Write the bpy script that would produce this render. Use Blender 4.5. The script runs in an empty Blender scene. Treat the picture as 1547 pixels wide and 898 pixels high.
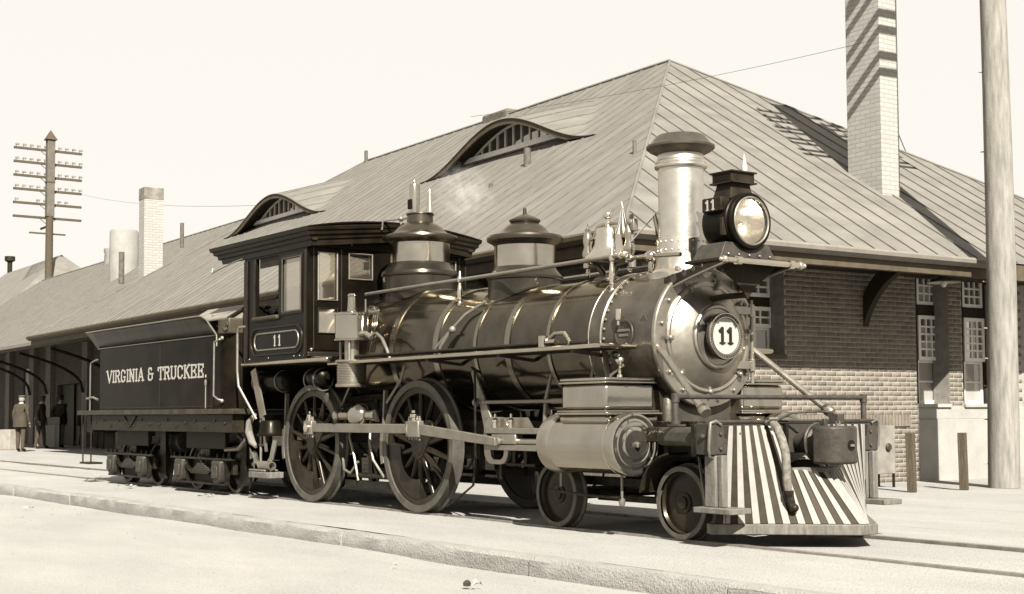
import bpy, bmesh, math, random
from mathutils import Vector, Matrix, noise
random.seed(11)
S = bpy.context.scene
COL = S.collection
PI = math.pi
def R(d): return math.radians(d)

# ------------------------------------------------------------------ camera
cam = bpy.data.cameras.new('camera')
camo = bpy.data.objects.new('camera', cam)
COL.objects.link(camo)
YAW, PITCH, ROLL = 0.6296, 0.0561, -0.0048
fw = Vector((-math.cos(YAW)*math.cos(PITCH), math.sin(YAW)*math.cos(PITCH), math.sin(PITCH)))
r0 = fw.cross(Vector((0, 0, 1))).normalized()
u0 = r0.cross(fw)
rv = math.cos(ROLL)*r0 + math.sin(ROLL)*u0
uv = -math.sin(ROLL)*r0 + math.cos(ROLL)*u0
m = Matrix.Identity(4)
for i in range(3):
    m[i][0] = rv[i]; m[i][1] = uv[i]; m[i][2] = -fw[i]
m.translation = Vector((12.828, -8.8728, 1.0744))
camo.matrix_world = m
cam.sensor_width = 36.0
cam.lens = 48.26
cam.shift_y = 0.0385
cam.clip_end = 2000
S.camera = camo
S.render.resolution_x = 1024
S.render.resolution_y = 594

# ------------------------------------------------------------------ sky, sun, exposure
SUN_EL = R(39)
sdir = Vector((0.914, -0.405, 0)).normalized()      # towards the sun, on plan
w = bpy.data.worlds.new("World")
S.world = w
w.use_nodes = True
nt = w.node_tree
nt.nodes.clear()
sky = nt.nodes.new('ShaderNodeTexSky')
sky.sky_type = 'NISHITA'
sky.sun_disc = False
sky.sun_elevation = SUN_EL
sky.sun_rotation = math.atan2(sdir.x, sdir.y)
sky.dust_density = 2.0
bw = nt.nodes.new('ShaderNodeRGBToBW')
cr = nt.nodes.new('ShaderNodeMapRange')              # film response: an even pale sky
cr.inputs['From Min'].default_value = 0.0
cr.inputs['From Max'].default_value = 9.0
cr.inputs['To Min'].default_value = 2.85
cr.inputs['To Max'].default_value = 3.1
cr.clamp = True
mx = nt.nodes.new('ShaderNodeVectorMath'); mx.operation = 'SCALE'
mx.inputs[0].default_value = (1.0, 0.953, 0.882)
bg = nt.nodes.new('ShaderNodeBackground')
bg.inputs['Strength'].default_value = 0.1
out = nt.nodes.new('ShaderNodeOutputWorld')
nt.links.new(sky.outputs[0], bw.inputs[0])
nt.links.new(bw.outputs[0], cr.inputs['Value'])
nt.links.new(cr.outputs[0], mx.inputs['Scale'])
nt.links.new(mx.outputs[0], bg.inputs['Color'])
nt.links.new(bg.outputs[0], out.inputs['Surface'])

sl = bpy.data.lights.new('sun', 'SUN')
sl.energy = 5.0
sl.angle = R(0.53)
sl.color = (1.0, 0.965, 0.895)
so = bpy.data.objects.new('sun', sl)
COL.objects.link(so)
sd = Vector((sdir.x*math.cos(SUN_EL), sdir.y*math.cos(SUN_EL), math.sin(SUN_EL)))
so.rotation_euler = sd.to_track_quat('Z', 'Y').to_euler()
so.location = (0, 0, 40)
S.view_settings.view_transform = 'Standard'
S.view_settings.look = 'None'
S.view_settings.exposure = 1.75
S.view_settings.gamma = 1
S.render.engine = 'CYCLES'

# ------------------------------------------------------------------ materials
MATS = {}
def tone(c, metal=0.0):      # the photograph's warm monochrome: pale things nearly neutral, dark things browner
    r, g, b = c[:3]
    e = .55 if r > .1 else 1.0
    if metal > .3: e = .6
    k = 1.0 if metal > .5 else .62
    return (r*k, r*k*(g/r)**e, r*k*(b/r)**e)
def mat(name, col, rough=0.6, metal=0.0, var=0.0, vscale=3.0, bump=0.0, bscale=20.0, coat=0.0, col2=None, streak=None, spec=None, rnd=0.0):
    if name in MATS: return MATS[name]
    col = tone(col, metal)
    if col2: col2 = tone(col2, metal)
    M = bpy.data.materials.new(name)
    M.use_nodes = True
    t = M.node_tree
    b = t.nodes['Principled BSDF']
    b.inputs['Base Color'].default_value = (*col, 1)
    b.inputs['Roughness'].default_value = rough
    b.inputs['Metallic'].default_value = metal
    b.inputs['Specular IOR Level'].default_value = spec if spec is not None else (.5 if metal > .5 else .15)
    b.inputs['Specular Tint'].default_value = (1, .9, .72, 1)
    if coat:
        b.inputs['Coat Weight'].default_value = coat*.12
        b.inputs['Coat Tint'].default_value = (1, .92, .76, 1)
        b.inputs['Coat Roughness'].default_value = 0.12
    tc = t.nodes.new('ShaderNodeTexCoord')
    if var or col2:
        mp = t.nodes.new('ShaderNodeMapping')
        if streak: mp.inputs['Scale'].default_value = streak
        t.links.new(tc.outputs['Object'], mp.inputs['Vector'])
        n = t.nodes.new('ShaderNodeTexNoise')
        n.inputs['Scale'].default_value = vscale
        n.inputs['Detail'].default_value = 6
        n.inputs['Roughness'].default_value = 0.6
        t.links.new(mp.outputs[0], n.inputs['Vector'])
        r = t.nodes.new('ShaderNodeValToRGB')
        r.color_ramp.elements[0].position = 0.32
        r.color_ramp.elements[1].position = 0.68
        c2 = col2 if col2 else tuple(min(1, c*(1+var)) for c in col)
        c1 = col if col2 else tuple(c*(1-var) for c in col)
        r.color_ramp.elements[0].color = (*c1, 1)
        r.color_ramp.elements[1].color = (*c2, 1)
        t.links.new(n.outputs['Fac'], r.inputs[0])
        src = r.outputs[0]
        if rnd:      # pieces laid one by one differ a little from their neighbours
            oi = t.nodes.new('ShaderNodeObjectInfo'); mq = t.nodes.new('ShaderNodeMapRange')
            mq.inputs['To Min'].default_value = 1-rnd; mq.inputs['To Max'].default_value = 1+rnd
            vm = t.nodes.new('ShaderNodeVectorMath'); vm.operation = 'SCALE'
            t.links.new(oi.outputs['Random'], mq.inputs['Value']); t.links.new(src, vm.inputs[0]); t.links.new(mq.outputs[0], vm.inputs['Scale'])
            src = vm.outputs[0]
        t.links.new(src, b.inputs['Base Color'])
        # roughness varies with the same dirt
        ma = t.nodes.new('ShaderNodeMapRange')
        ma.inputs['To Min'].default_value = max(0.02, rough*0.8)
        ma.inputs['To Max'].default_value = min(1, rough*1.25)
        t.links.new(n.outputs['Fac'], ma.inputs['Value'])
        t.links.new(ma.outputs[0], b.inputs['Roughness'])
    if bump:
        n2 = t.nodes.new('ShaderNodeTexNoise')
        n2.inputs['Scale'].default_value = bscale
        n2.inputs['Detail'].default_value = 4
        t.links.new(tc.outputs['Object'], n2.inputs['Vector'])
        bp = t.nodes.new('ShaderNodeBump')
        bp.inputs['Strength'].default_value = bump
        bp.inputs['Distance'].default_value = 0.02
        t.links.new(n2.outputs['Fac'], bp.inputs['Height'])
        t.links.new(bp.outputs[0], b.inputs['Normal'])
    MATS[name] = M
    return M

BLK = mat('black_paint', (0.006, 0.0048, 0.0031), 0.36, 0, 0.5, 2.0, 0.05, 6, coat=0.12, spec=.08)
BLKM = mat('black_paint_dull', (0.020, 0.0155, 0.0098), 0.55, 0, 0.55, 7.0, 0.2, 30)
GRIME = mat('greasy_iron', (0.022, 0.0175, 0.011), 0.42, 0.4, 0.7, 9.0, 0.35, 40)
SOOTSHADE = mat('soot_shade_black', (0.006, 0.005, 0.003), 0.9)  # soot in flues; elsewhere flat black standing in for unlit holes and interiors
RUSS = mat('planished_iron', (0.076, 0.063, 0.044), 0.14, 0.92, 0.28, 3.2, 0.10, 3.5)
SMOKEB = mat('smokebox_iron', (0.066, 0.055, 0.039), 0.42, 0.6, 0.3, 5.0, 0.15, 40)
GRAPH = mat('graphite_paint', (0.25, 0.216, 0.162), 0.33, 0.85, 0.14, 6.0, 0.10, 14)
STACK = mat('aluminium_paint', (0.45, 0.405, 0.325), 0.34, 0.9, 0.08, 9.0, 0.06, 30)
CAPM = mat('stack_cap_copper', (0.07, 0.059, 0.043), 0.40, 0.7, 0.25, 8.0)
BRASS = mat('polished_brass', (0.54, 0.475, 0.365), 0.18, 1.0, 0.08, 8.0, 0.03, 8)
DOMEB = mat('dome_brass', (0.38, 0.33, 0.245), 0.18, 1.0, 0.12, 4.0, 0.04, 5)
DOMED = mat('dome_ring_paint', (0.024, 0.0195, 0.013), 0.24, 0.55, 0.3, 4.0, coat=0.4)
CYLM = mat('cylinder_brass', (0.32, 0.283, 0.218), 0.12, 0.95, 0.12, 3.0, 0.05, 6)
STEEL = mat('bright_steel', (0.15, 0.13, 0.098), 0.42, 0.55, 0.15, 10.0, 0.05, 30)
RODM = mat('rod_steel', (0.20, 0.17, 0.125), 0.5, 0.35, 0.15, 8.0)
TYRE = mat('tyre_steel', (0.115, 0.10, 0.075), 0.45, 0.35, 0.25, 8.0)
WHEELP = mat('wheel_paint', (0.020, 0.0158, 0.0102), 0.30, 0.1, 0.4, 5.0, coat=0.4)
WHITE = mat('white_paint', (0.50, 0.46, 0.385), 0.55, 0, 0.10, 9.0)
SLATD = mat('dark_red_paint', (0.026, 0.021, 0.0145), 0.5, 0, 0.35, 14.0)
PILW = mat('pilot_timber', (0.15, 0.13, 0.098), 0.6, 0, 0.3, 8.0, 0.2, 30, streak=(3, 3, 0.6))
PILB = mat('pilot_white_slat', (0.28, 0.255, 0.212), 0.6, 0, 0.10, 11.0, 0.1, 30)
CASTI = mat('cast_iron_grey', (0.066, 0.056, 0.041), 0.5, 0.35, 0.3, 9.0, 0.2, 40)
LETT = mat('gilt_letters', (0.42, 0.38, 0.30), 0.5, 0, 0.12, 25.0)
RUBB = mat('hose_rubber', (0.17, 0.147, 0.11), 0.8, 0, 0.4, 25.0, 0.3, 60)
BRICK = mat('brick_face', (0.180, 0.135, 0.087), 0.92, 0, 0.22, 3.0, 0.35, 60, rnd=.12)
BRICK2 = mat('brick_face_pale', (0.205, 0.158, 0.105), 0.92, 0, 0.2, 4.0, 0.35, 60, rnd=.12)
MORT = mat('mortar', (0.32, 0.285, 0.225), 0.95, 0, 0.2, 9.0, 0.3, 60)
ROOF = mat('tin_roof_paint', (0.176, 0.154, 0.121), 0.72, 0, 0.17, 2.4, 0.35, 3.0, streak=(1, .45, .45), rnd=.05)
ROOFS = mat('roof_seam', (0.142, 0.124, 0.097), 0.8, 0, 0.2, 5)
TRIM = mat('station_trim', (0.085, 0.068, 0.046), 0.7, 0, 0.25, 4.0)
GUTT = mat('gutter_paint', (0.20, 0.168, 0.122), 0.6, 0, 0.15, 4.0)
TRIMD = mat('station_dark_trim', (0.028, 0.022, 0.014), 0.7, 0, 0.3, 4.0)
SASH = mat('sash_paint', (0.82, 0.77, 0.66), 0.55, 0, 0.08, 12.0)
STONE = mat('pale_stone', (0.34, 0.315, 0.265), 0.9, 0, 0.10, 3.0, 0.3, 30)
CHIM = mat('chimney_brick_limewash', (0.40, 0.37, 0.31), 0.92, 0, 0.12, 5.0, 0.25, 50)
WOODP = mat('weathered_pole', (0.25, 0.222, 0.175), 0.9, 0, 0.30, 6.0, 0.2, 45, streak=(3, 3, 0.4))
WOODD = mat('dark_creosoted_wood', (0.085, 0.068, 0.046), 0.85, 0, 0.3, 9.0, 0.4, 40, streak=(4, 4, 0.5))
RAILM = mat('rail_steel', (0.30, 0.265, 0.205), 0.45, 0.5, 0.3, 9)
PAPER = mat('paper_scrap', (0.42, 0.385, 0.325), 0.8)
ZINC = mat('cabinet_grey', (0.24, 0.205, 0.155), 0.6, 0.1, 0.25, 5)

def brickmat(name, c1, c2, mortar, scale=1.0, w_=0.22, h_=0.077, rot=None):
    M = bpy.data.materials.new(name); M.use_nodes = True
    t = M.node_tree; b = t.nodes['Principled BSDF']
    b.inputs['Roughness'].default_value = 0.92
    tc = t.nodes.new('ShaderNodeTexCoord')
    sp = t.nodes.new('ShaderNodeSeparateXYZ')
    ad = t.nodes.new('ShaderNodeMath'); ad.operation = 'ADD'
    cb = t.nodes.new('ShaderNodeCombineXYZ')
    t.links.new(tc.outputs['Object'], sp.inputs[0])
    t.links.new(sp.outputs[0], ad.inputs[0]); t.links.new(sp.outputs[1], ad.inputs[1])
    t.links.new(ad.outputs[0], cb.inputs[0]); t.links.new(sp.outputs[2], cb.inputs[1])
    br = t.nodes.new('ShaderNodeTexBrick')
    br.inputs['Scale'].default_value = 1.0
    br.inputs['Brick Width'].default_value = w_
    br.inputs['Row Height'].default_value = h_
    br.inputs['Mortar Size'].default_value = 0.008
    br.inputs['Color1'].default_value = (*tone(c1), 1); br.inputs['Color2'].default_value = (*tone(c2), 1)
    br.inputs['Mortar'].default_value = (*tone(mortar), 1)
    t.links.new(cb.outputs[0], br.inputs['Vector'])
    t.links.new(br.outputs['Color'], b.inputs['Base Color'])
    bp = t.nodes.new('ShaderNodeBump'); bp.inputs['Strength'].default_value = 0.5
    bp.inputs['Distance'].default_value = 0.01
    inv = t.nodes.new('ShaderNodeMath'); inv.operation = 'SUBTRACT'; inv.inputs[0].default_value = 1
    t.links.new(br.outputs['Fac'], inv.inputs[1]); t.links.new(inv.outputs[0], bp.inputs['Height'])
    t.links.new(bp.outputs[0], b.inputs['Normal'])
    MATS[name] = M
    return M
BRKTEX = brickmat('far_brickwork', (0.15, 0.115, 0.075), (0.20, 0.155, 0.10), (0.26, 0.22, 0.165))
CHIMT = brickmat('limewashed_brickwork', (0.33, 0.30, 0.245), (0.38, 0.345, 0.285), (0.27, 0.24, 0.19))

def glassmat(name, dif, fac, rough=0.03, glossy=0.25):
    M = bpy.data.materials.new(name); M.use_nodes = True
    t = M.node_tree; t.nodes.clear()
    o = t.nodes.new('ShaderNodeOutputMaterial')
    tr = t.nodes.new('ShaderNodeBsdfTransparent'); tr.inputs[0].default_value = (0.9, 0.87, 0.8, 1)
    gl = t.nodes.new('ShaderNodeBsdfGlossy'); gl.inputs['Roughness'].default_value = rough
    gl.inputs[0].default_value = (0.9, 0.85, 0.77, 1)
    df = t.nodes.new('ShaderNodeBsdfDiffuse'); df.inputs[0].default_value = (*tone(dif), 1)
    m1 = t.nodes.new('ShaderNodeMixShader'); m1.inputs[0].default_value = fac
    m2 = t.nodes.new('ShaderNodeMixShader'); m2.inputs[0].default_value = glossy
    t.links.new(tr.outputs[0], m1.inputs[1]); t.links.new(df.outputs[0], m1.inputs[2])
    t.links.new(m1.outputs[0], m2.inputs[1]); t.links.new(gl.outputs[0], m2.inputs[2])
    t.links.new(m2.outputs[0], o.inputs[0])
    MATS[name] = M
    return M
GLASS = glassmat('clear_glass', (0.2, 0.17, 0.12), 0.12)
GLASSD = glassmat('dusty_glass', (0.30, 0.26, 0.19), 0.55, 0.08, 0.2)
PANE = glassmat('station_pane', (0.12, 0.10, 0.07), 0.8, 0.05, 0.30)
LENS = glassmat('headlight_glass', (0.3, 0.28, 0.24), 0.06, 0.02, 0.18)
PANEL = glassmat('blinded_pane', (0.42, 0.385, 0.32), 0.85, 0.05, 0.16)

def groundmat(name, ca, cb_, sc, rough=0.95):
    M = bpy.data.materials.new(name); M.use_nodes = True
    t = M.node_tree; b = t.nodes['Principled BSDF']; b.inputs['Roughness'].default_value = rough
    mpp = t.nodes.new('ShaderNodeMapping'); mpp.inputs['Scale'].default_value = (.4, 1, 1)
    b.inputs['Specular IOR Level'].default_value = 0.2
    tc = t.nodes.new('ShaderNodeTexCoord')
    n1 = t.nodes.new('ShaderNodeTexNoise'); n1.inputs['Scale'].default_value = sc; n1.inputs['Detail'].default_value = 9
    n1.inputs['Roughness'].default_value = 0.65
    n2 = t.nodes.new('ShaderNodeTexNoise'); n2.inputs['Scale'].default_value = 60; n2.inputs['Detail'].default_value = 3
    t.links.new(tc.outputs['Object'], mpp.inputs[0]); t.links.new(mpp.outputs[0], n1.inputs[0]); t.links.new(tc.outputs['Object'], n2.inputs[0])
    r = t.nodes.new('ShaderNodeValToRGB')
    r.color_ramp.elements[0].position = 0.3; r.color_ramp.elements[1].position = 0.7
    r.color_ramp.elements[0].color = (*tone(ca), 1); r.color_ramp.elements[1].color = (*tone(cb_), 1)
    t.links.new(n1.outputs['Fac'], r.inputs[0])
    r2 = t.nodes.new('ShaderNodeValToRGB')
    r2.color_ramp.elements[0].position = 0.28; r2.color_ramp.elements[1].position = 0.5
    r2.color_ramp.elements[0].color = (0.72, 0.70, 0.66, 1); r2.color_ramp.elements[1].color = (1, 1, 1, 1)
    t.links.new(n2.outputs['Fac'], r2.inputs[0])
    mu = t.nodes.new('ShaderNodeMix'); mu.data_type = 'RGBA'; mu.blend_type = 'MULTIPLY'; mu.inputs[0].default_value = 1
    t.links.new(r.outputs[0], mu.inputs[6]); t.links.new(r2.outputs[0], mu.inputs[7])
    t.links.new(mu.outputs[2], b.inputs['Base Color'])
    bp = t.nodes.new('ShaderNodeBump'); bp.inputs['Strength'].default_value = 0.6; bp.inputs['Distance'].default_value = 0.02
    ad = t.nodes.new('ShaderNodeMath'); ad.operation = 'ADD'
    t.links.new(n1.outputs['Fac'], ad.inputs[0]); t.links.new(n2.outputs['Fac'], ad.inputs[1])
    t.links.new(ad.outputs[0], bp.inputs['Height']); t.links.new(bp.outputs[0], b.inputs['Normal'])
    return M
STREET = groundmat('street_surface', (0.315, 0.293, 0.25), (0.405, 0.377, 0.325), 1.1)
YARD = groundmat('yard_surface', (0.315, 0.293, 0.25), (0.41, 0.383, 0.33), 1.0)
BED = groundmat('trackbed_surface', (0.07, 0.058, 0.04), (0.13, 0.108, 0.078), 3.0)
KERB = groundmat('granite', (0.26, 0.238, 0.20), (0.37, 0.342, 0.29), 9.0)

# ------------------------------------------------------------------ mesh helpers
def frame(d):
    d = Vector(d).normalized()
    a = Vector((0, 0, 1)) if abs(d.z) < 0.95 else Vector((0, 1, 0))
    e1 = d.cross(a).normalized()
    e2 = d.cross(e1).normalized()
    return d, e1, e2
class MB:
    def __init__(s): s.v = []; s.f = []
    def add(s, v, f):
        o = len(s.v); s.v += [tuple(p) for p in v]; s.f += [tuple(i+o for i in q) for q in f]; return s
    def box(s, x0, x1, y0, y1, z0, z1):
        v = [(x, y, z) for x in (x0, x1) for y in (y0, y1) for z in (z0, z1)]
        return s.add(v, [(0, 1, 3, 2), (4, 6, 7, 5), (0, 4, 5, 1), (2, 3, 7, 6), (0, 2, 6, 4), (1, 5, 7, 3)])
    def bar(s, p0, p1, a, b, up=(0, 0, 1)):      # box of section a x b along p0-p1 (b measured along up)
        p0 = Vector(p0); p1 = Vector(p1); d = (p1-p0).normalized(); u = Vector(up)
        e1 = d.cross(u).normalized(); e2 = e1.cross(d).normalized()
        v = [p + e1*sa*a/2 + e2*sb*b/2 for p in (p0, p1) for sa in (-1, 1) for sb in (-1, 1)]
        return s.add(v, [(0, 1, 3, 2), (4, 6, 7, 5), (0, 4, 5, 1), (2, 3, 7, 6), (0, 2, 6, 4), (1, 5, 7, 3)])
    def lathe(s, prof, org, d=(0, 0, 1), n=32, cap=True, a0=0, a1=2*PI):   # prof: (radius, distance along d)
        d, e1, e2 = frame(d); org = Vector(org); v = []; f = []
        full = abs(a1-a0-2*PI) < 1e-6; m_ = n if full else n+1
        for r, t in prof:
            for k in range(m_):
                a = a0+(a1-a0)*k/n
                v.append(org + d*t + e1*(r*math.cos(a)) + e2*(r*math.sin(a)))
        for i in range(len(prof)-1):
            for k in range(n):
                k2 = (k+1) % m_
                f.append((i*m_+k, i*m_+k2, (i+1)*m_+k2, (i+1)*m_+k))
        if cap and full:
            if prof[0][0] > 1e-5: f.append(tuple(range(m_))[::-1])
            if prof[-1][0] > 1e-5: f.append(tuple((len(prof)-1)*m_+k for k in range(m_)))
        return s.add(v, f)
    def cyl(s, p0, p1, r, r1=None, n=16):
        p0 = Vector(p0); p1 = Vector(p1)
        return s.lathe([(r, 0), (r if r1 is None else r1, (p1-p0).length)], p0, p1-p0, n)
    def tube(s, pts, r, n=8, closed=False):
        pts = [Vector(p) for p in pts]; rr = r if isinstance(r, (list, tuple)) else [r]*len(pts)
        v = []; f = []; prev = None; N = len(pts)
        for i, p in enumerate(pts):
            if closed: d = (pts[(i+1) % N]-pts[i-1]).normalized()
            elif i == 0: d = (pts[1]-p).normalized()
            elif i == N-1: d = (p-pts[i-1]).normalized()
            else: d = ((pts[i+1]-p).normalized()+(p-pts[i-1]).normalized()).normalized()
            if prev is None: _, e1, e2 = frame(d)
            else:
                e1 = (prev-d*prev.dot(d)).normalized(); e2 = d.cross(e1)
            prev = e1
            for k in range(n):
                a = 2*PI*k/n; v.append(p+e1*(rr[i]*math.cos(a))+e2*(rr[i]*math.sin(a)))
        for i in range(N if closed else N-1):
            j = (i+1) % N
            for k in range(n):
                f.append((i*n+k, i*n+(k+1) % n, j*n+(k+1) % n, j*n+k))
        if not closed:
            f.append(tuple(range(n))[::-1]); f.append(tuple((N-1)*n+k for k in range(n)))
        return s.add(v, f)
    def prism(s, poly, vec):
        vec = Vector(vec); a = [Vector(p) for p in poly]; n = len(a)
        v = a+[p+vec for p in a]
        f = [tuple(range(n))[::-1], tuple(range(n, 2*n))]+[(i, (i+1) % n, (i+1) % n+n, i+n) for i in range(n)]
        return s.add(v, f)
    def sphere(s, c, r, n=12, sq=(1, 1, 1)):
        o = len(s.v)
        prof = [(r*math.sin(PI*i/8), -r*math.cos(PI*i/8)) for i in range(9)]
        s.lathe(prof, (0, 0, 0), (0, 0, 1), n, cap=False)
        for i in range(o, len(s.v)):
            p = s.v[i]; s.v[i] = (c[0]+p[0]*sq[0], c[1]+p[1]*sq[1], c[2]+p[2]*sq[2])
        return s
    def mirror(s):      # reflected in the engine's centre plane
        m2 = MB(); m2.v = [(x, -y, z) for x, y, z in s.v]; m2.f = [tuple(reversed(q)) for q in s.f]; return m2
    def build(s, name, material, parent=None, bevel=0.0, sharp=35, kind=None, label=None, weld=True):
        me = bpy.data.meshes.new(name)
        me.from_pydata(s.v, [], s.f)
        bm = bmesh.new(); bm.from_mesh(me)
        if weld: bmesh.ops.remove_doubles(bm, verts=bm.verts, dist=1e-5)
        bmesh.ops.recalc_face_normals(bm, faces=bm.faces)
        bm.to_mesh(me); bm.free()
        for mt in (material if isinstance(material, (list, tuple)) else [material]): me.materials.append(mt)
        me.polygons.foreach_set('use_smooth', [True]*len(me.polygons))
        me.set_sharp_from_angle(angle=R(sharp))
        o = bpy.data.objects.new(name, me); COL.objects.link(o)
        if parent is not None: o.parent = parent
        if bevel:
            b = o.modifiers.new('bevel', 'BEVEL'); b.width = bevel; b.segments = 2; b.limit_method = 'ANGLE'; b.angle_limit = R(40)
            b.harden_normals = False
        if kind: o['kind'] = kind
        if label: o['label'] = label
        return o
def tag(o, label=None, cat=None, group=None, kind=None):
    if label: o['label'] = label
    if cat: o['category'] = cat
    if group: o['group'] = group
    if kind: o['kind'] = kind
    return o
def empty(name, loc=(0, 0, 0), rz=0):
    o = bpy.data.objects.new(name, None); COL.objects.link(o)
    o.location = loc; o.rotation_euler = (0, 0, rz); o.empty_display_size = 0.3
    return o
def copy_tree(o, parent=None):
    c = o.copy(); COL.objects.link(c); c.parent = parent
    for ch in list(o.children): copy_tree(ch, c)
    return c
def both(mb, name, material, parent, **k):
    a = mb.build(name, material, parent, **k); b = mb.mirror().build(name, material, parent, **k); return a, b

# ------------------------------------------------------------------ lettering: slab-serif strokes
GL = {
 'V': [((0.05, 1), (0.45, 0)), ((0.85, 1), (0.45, 0))], 'I': [((0.2, 0), (0.2, 1))],
 'R': [((0.12, 0), (0.12, 1)), ((0.12, .96), (0.55, .96)), ((0.55, .96), (0.68, .84)), ((.68, .84), (.68, .64)), ((.68, .64), (.55, .52)), ((.55, .52), (.12, .52)), ((.45, .52), (.72, 0))],
 'G': [((.72, .72), (.66, .88)), ((.66, .88), (.5, .96)), ((.5, .96), (.28, .96)), ((.28, .96), (.12, .8)), ((.12, .8), (.12, .2)), ((.12, .2), (.28, .04)), ((.28, .04), (.56, .04)), ((.56, .04), (.7, .16)), ((.7, .16), (.7, .42)), ((.5, .42), (.78, .42))],
 'N': [((0.12, 0), (0.12, 1)), ((.12, 1), (.7, 0)), ((.7, 0), (.7, 1))],
 'A': [((0.08, 0), (0.42, 1)), ((0.76, 0), (0.42, 1)), ((.2, .34), (.64, .34))],
 '&': [((.7, .5), (.7, .15)), ((.7, .15), (.55, .04)), ((.55, .04), (.25, .04)), ((.25, .04), (.12, .16)), ((.12, .16), (.12, .4)), ((.12, .4), (.24, .52)), ((.24, .52), (.84, .52)), ((.24, .52), (.16, .66)), ((.16, .66), (.16, .84)), ((.16, .84), (.28, .96)), ((.28, .96), (.52, .96)), ((.52, .96), (.62, .82))],
 'T': [((.42, 0), (.42, 1)), ((.04, .96), (.8, .96)), ((.05, .96), (.05, .74)), ((.79, .96), (.79, .74))],
 'U': [((.12, 1), (.12, .2)), ((.12, .2), (.26, .05)), ((.26, .05), (.56, .05)), ((.56, .05), (.7, .2)), ((.7, .2), (.7, 1))],
 'C': [((.72, .72), (.66, .88)), ((.66, .88), (.5, .96)), ((.5, .96), (.28, .96)), ((.28, .96), (.12, .8)), ((.12, .8), (.12, .2)), ((.12, .2), (.28, .04)), ((.28, .04), (.56, .04)), ((.56, .04), (.72, .22))],
 'K': [((0.12, 0), (0.12, 1)), ((.12, .45), (.7, 1)), ((.3, .6), (.74, 0))],
 'E': [((0.12, 0), (0.12, 1)), ((.12, .96), (.7, .96)), ((.12, .5), (.55, .5)), ((.12, .04), (.7, .04)), ((.69, .96), (.69, .76)), ((.69, .04), (.69, .26)), ((.54, .62), (.54, .38))],
 '.': [((.1, .03), (.1, .13))], '1': [((.25, 0), (.25, 1)), ((.25, .98), (.08, .8))],
}
SERIF = {'V': [(.05, 1), (.85, 1)], 'I': [(.2, 0), (.2, 1)], 'R': [(.12, 0), (.12, 1), (.75, 0)], 'N': [(.12, 0), (.12, 1), (.7, 1)], 'A': [(.08, 0), (.76, 0)],
         'T': [(.42, 0)], 'U': [(.12, 1), (.7, 1)], 'K': [(.12, 0), (.12, 1), (.7, 1), (.76, 0)], 'E': [(.12, 0), (.12, 1)], '1': [(.25, 0)]}
WID = {'I': .4, '.': .25, '1': .5, '&': .92, ' ': .45}
def glyph(ch, ex, ey, ez, org, h, wscale=1.0, st=.15, dep=.004):
    mb = MB(); ex = Vector(ex); ey = Vector(ey); ez = Vector(ez); org = Vector(org)
    def P(x, y): return org+ex*(x*h*wscale)+ey*(y*h)
    k = 0
    for (a, b) in GL[ch]:
        k += 1
        pa = P(*a); pb = P(*b); d = (pb-pa).normalized()
        pa = pa-d*h*st*.3; pb = pb+d*h*st*.3
        wd = h*st*(1.0 if abs(d.dot(ey)) > .5 else .72)
        mb.bar(pa+ez*(dep/2+k*.00012), pb+ez*(dep/2+k*.00012), wd, dep, up=ez)
    for (x, y) in SERIF.get(ch, []):
        k += 1
        yy = y+(.04 if y == 0 else -.04)
        mb.bar(P(x-.19, yy)+ez*(dep/2+k*.00012), P(x+.19, yy)+ez*(dep/2+k*.00012), h*.09, dep, up=ez)
    return mb
def text(s_, ex, ey, ez, org, h, length, material, parent, name='letter', st=.185):
    tot = sum(WID.get(c, .85)+.1 for c in s_); ws = length/(tot*h); x = 0
    for c in s_:
        if c != ' ':
            glyph(c, ex, ey, ez, Vector(org)+Vector(ex)*(x*h*ws), h, ws, st).build(name, material, parent)
        x += WID.get(c, .85)+.1

# ================================================================== GROUND AND TRACK
def grid(name, x0, x1, y0, y1, z, nx, ny, material, amp=0.0, kind='structure', z1=None):
    v = []; f = []
    for i in range(nx+1):
        for j in range(ny+1):
            x = x0+(x1-x0)*i/nx; y = y0+(y1-y0)*j/ny
            v.append((x, y, z+(0 if z1 is None else (z1-z)*j/ny)+amp*noise.noise(Vector((x*.6, y*.6, 3)))+amp*.5*noise.noise(Vector((x*2.2, y*2.2, 9)))))
    for i in range(nx):
        for j in range(ny):
            a = i*(ny+1)+j; f.append((a, a+ny+1, a+ny+2, a+1))
    mb = MB(); mb.add(v, f); o = mb.build(name, material, sharp=180, weld=False); tag(o, kind=kind); return o
g = MB(); g.box(-500, 400, -400, 500, -1.2, -.32); tag(g.build('ground', YARD), kind='structure')
grid('street', -75, 32, -32, -2.37, -.20, 200, 90, STREET, .018)
grid('yard_pavement', -90, 40, -2.20, -0.762, -.052, 260, 10, YARD, .008, z1=-.016)
grid('platform_ground', -90, 40, 2.2, 60, -.052, 200, 90, YARD, .012)
grid('platform_edge', -90, 40, .775, 2.2, -.020, 200, 8, YARD, .008, z1=-.052)
grid('trackbed', -90, 40, -.655, .655, -.022, 260, 8, YARD, .010)
tag(MB().box(-90, 40, -2.20, 60, -.31, -.10).build('pavement_base', BED), kind='structure')
kerb = empty('granite_kerb', (0, -2.25, -.05)); tag(kerb, kind='structure')
x = -30.0; k = 0
cuts = [-30, -26.9, -24, -21.2, -18.1, -15.2, -12.5, -9.6, -6.9, -4.6, -1.76, 1.10, 4.11, 6.3, 9.2, 12.1]
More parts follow.
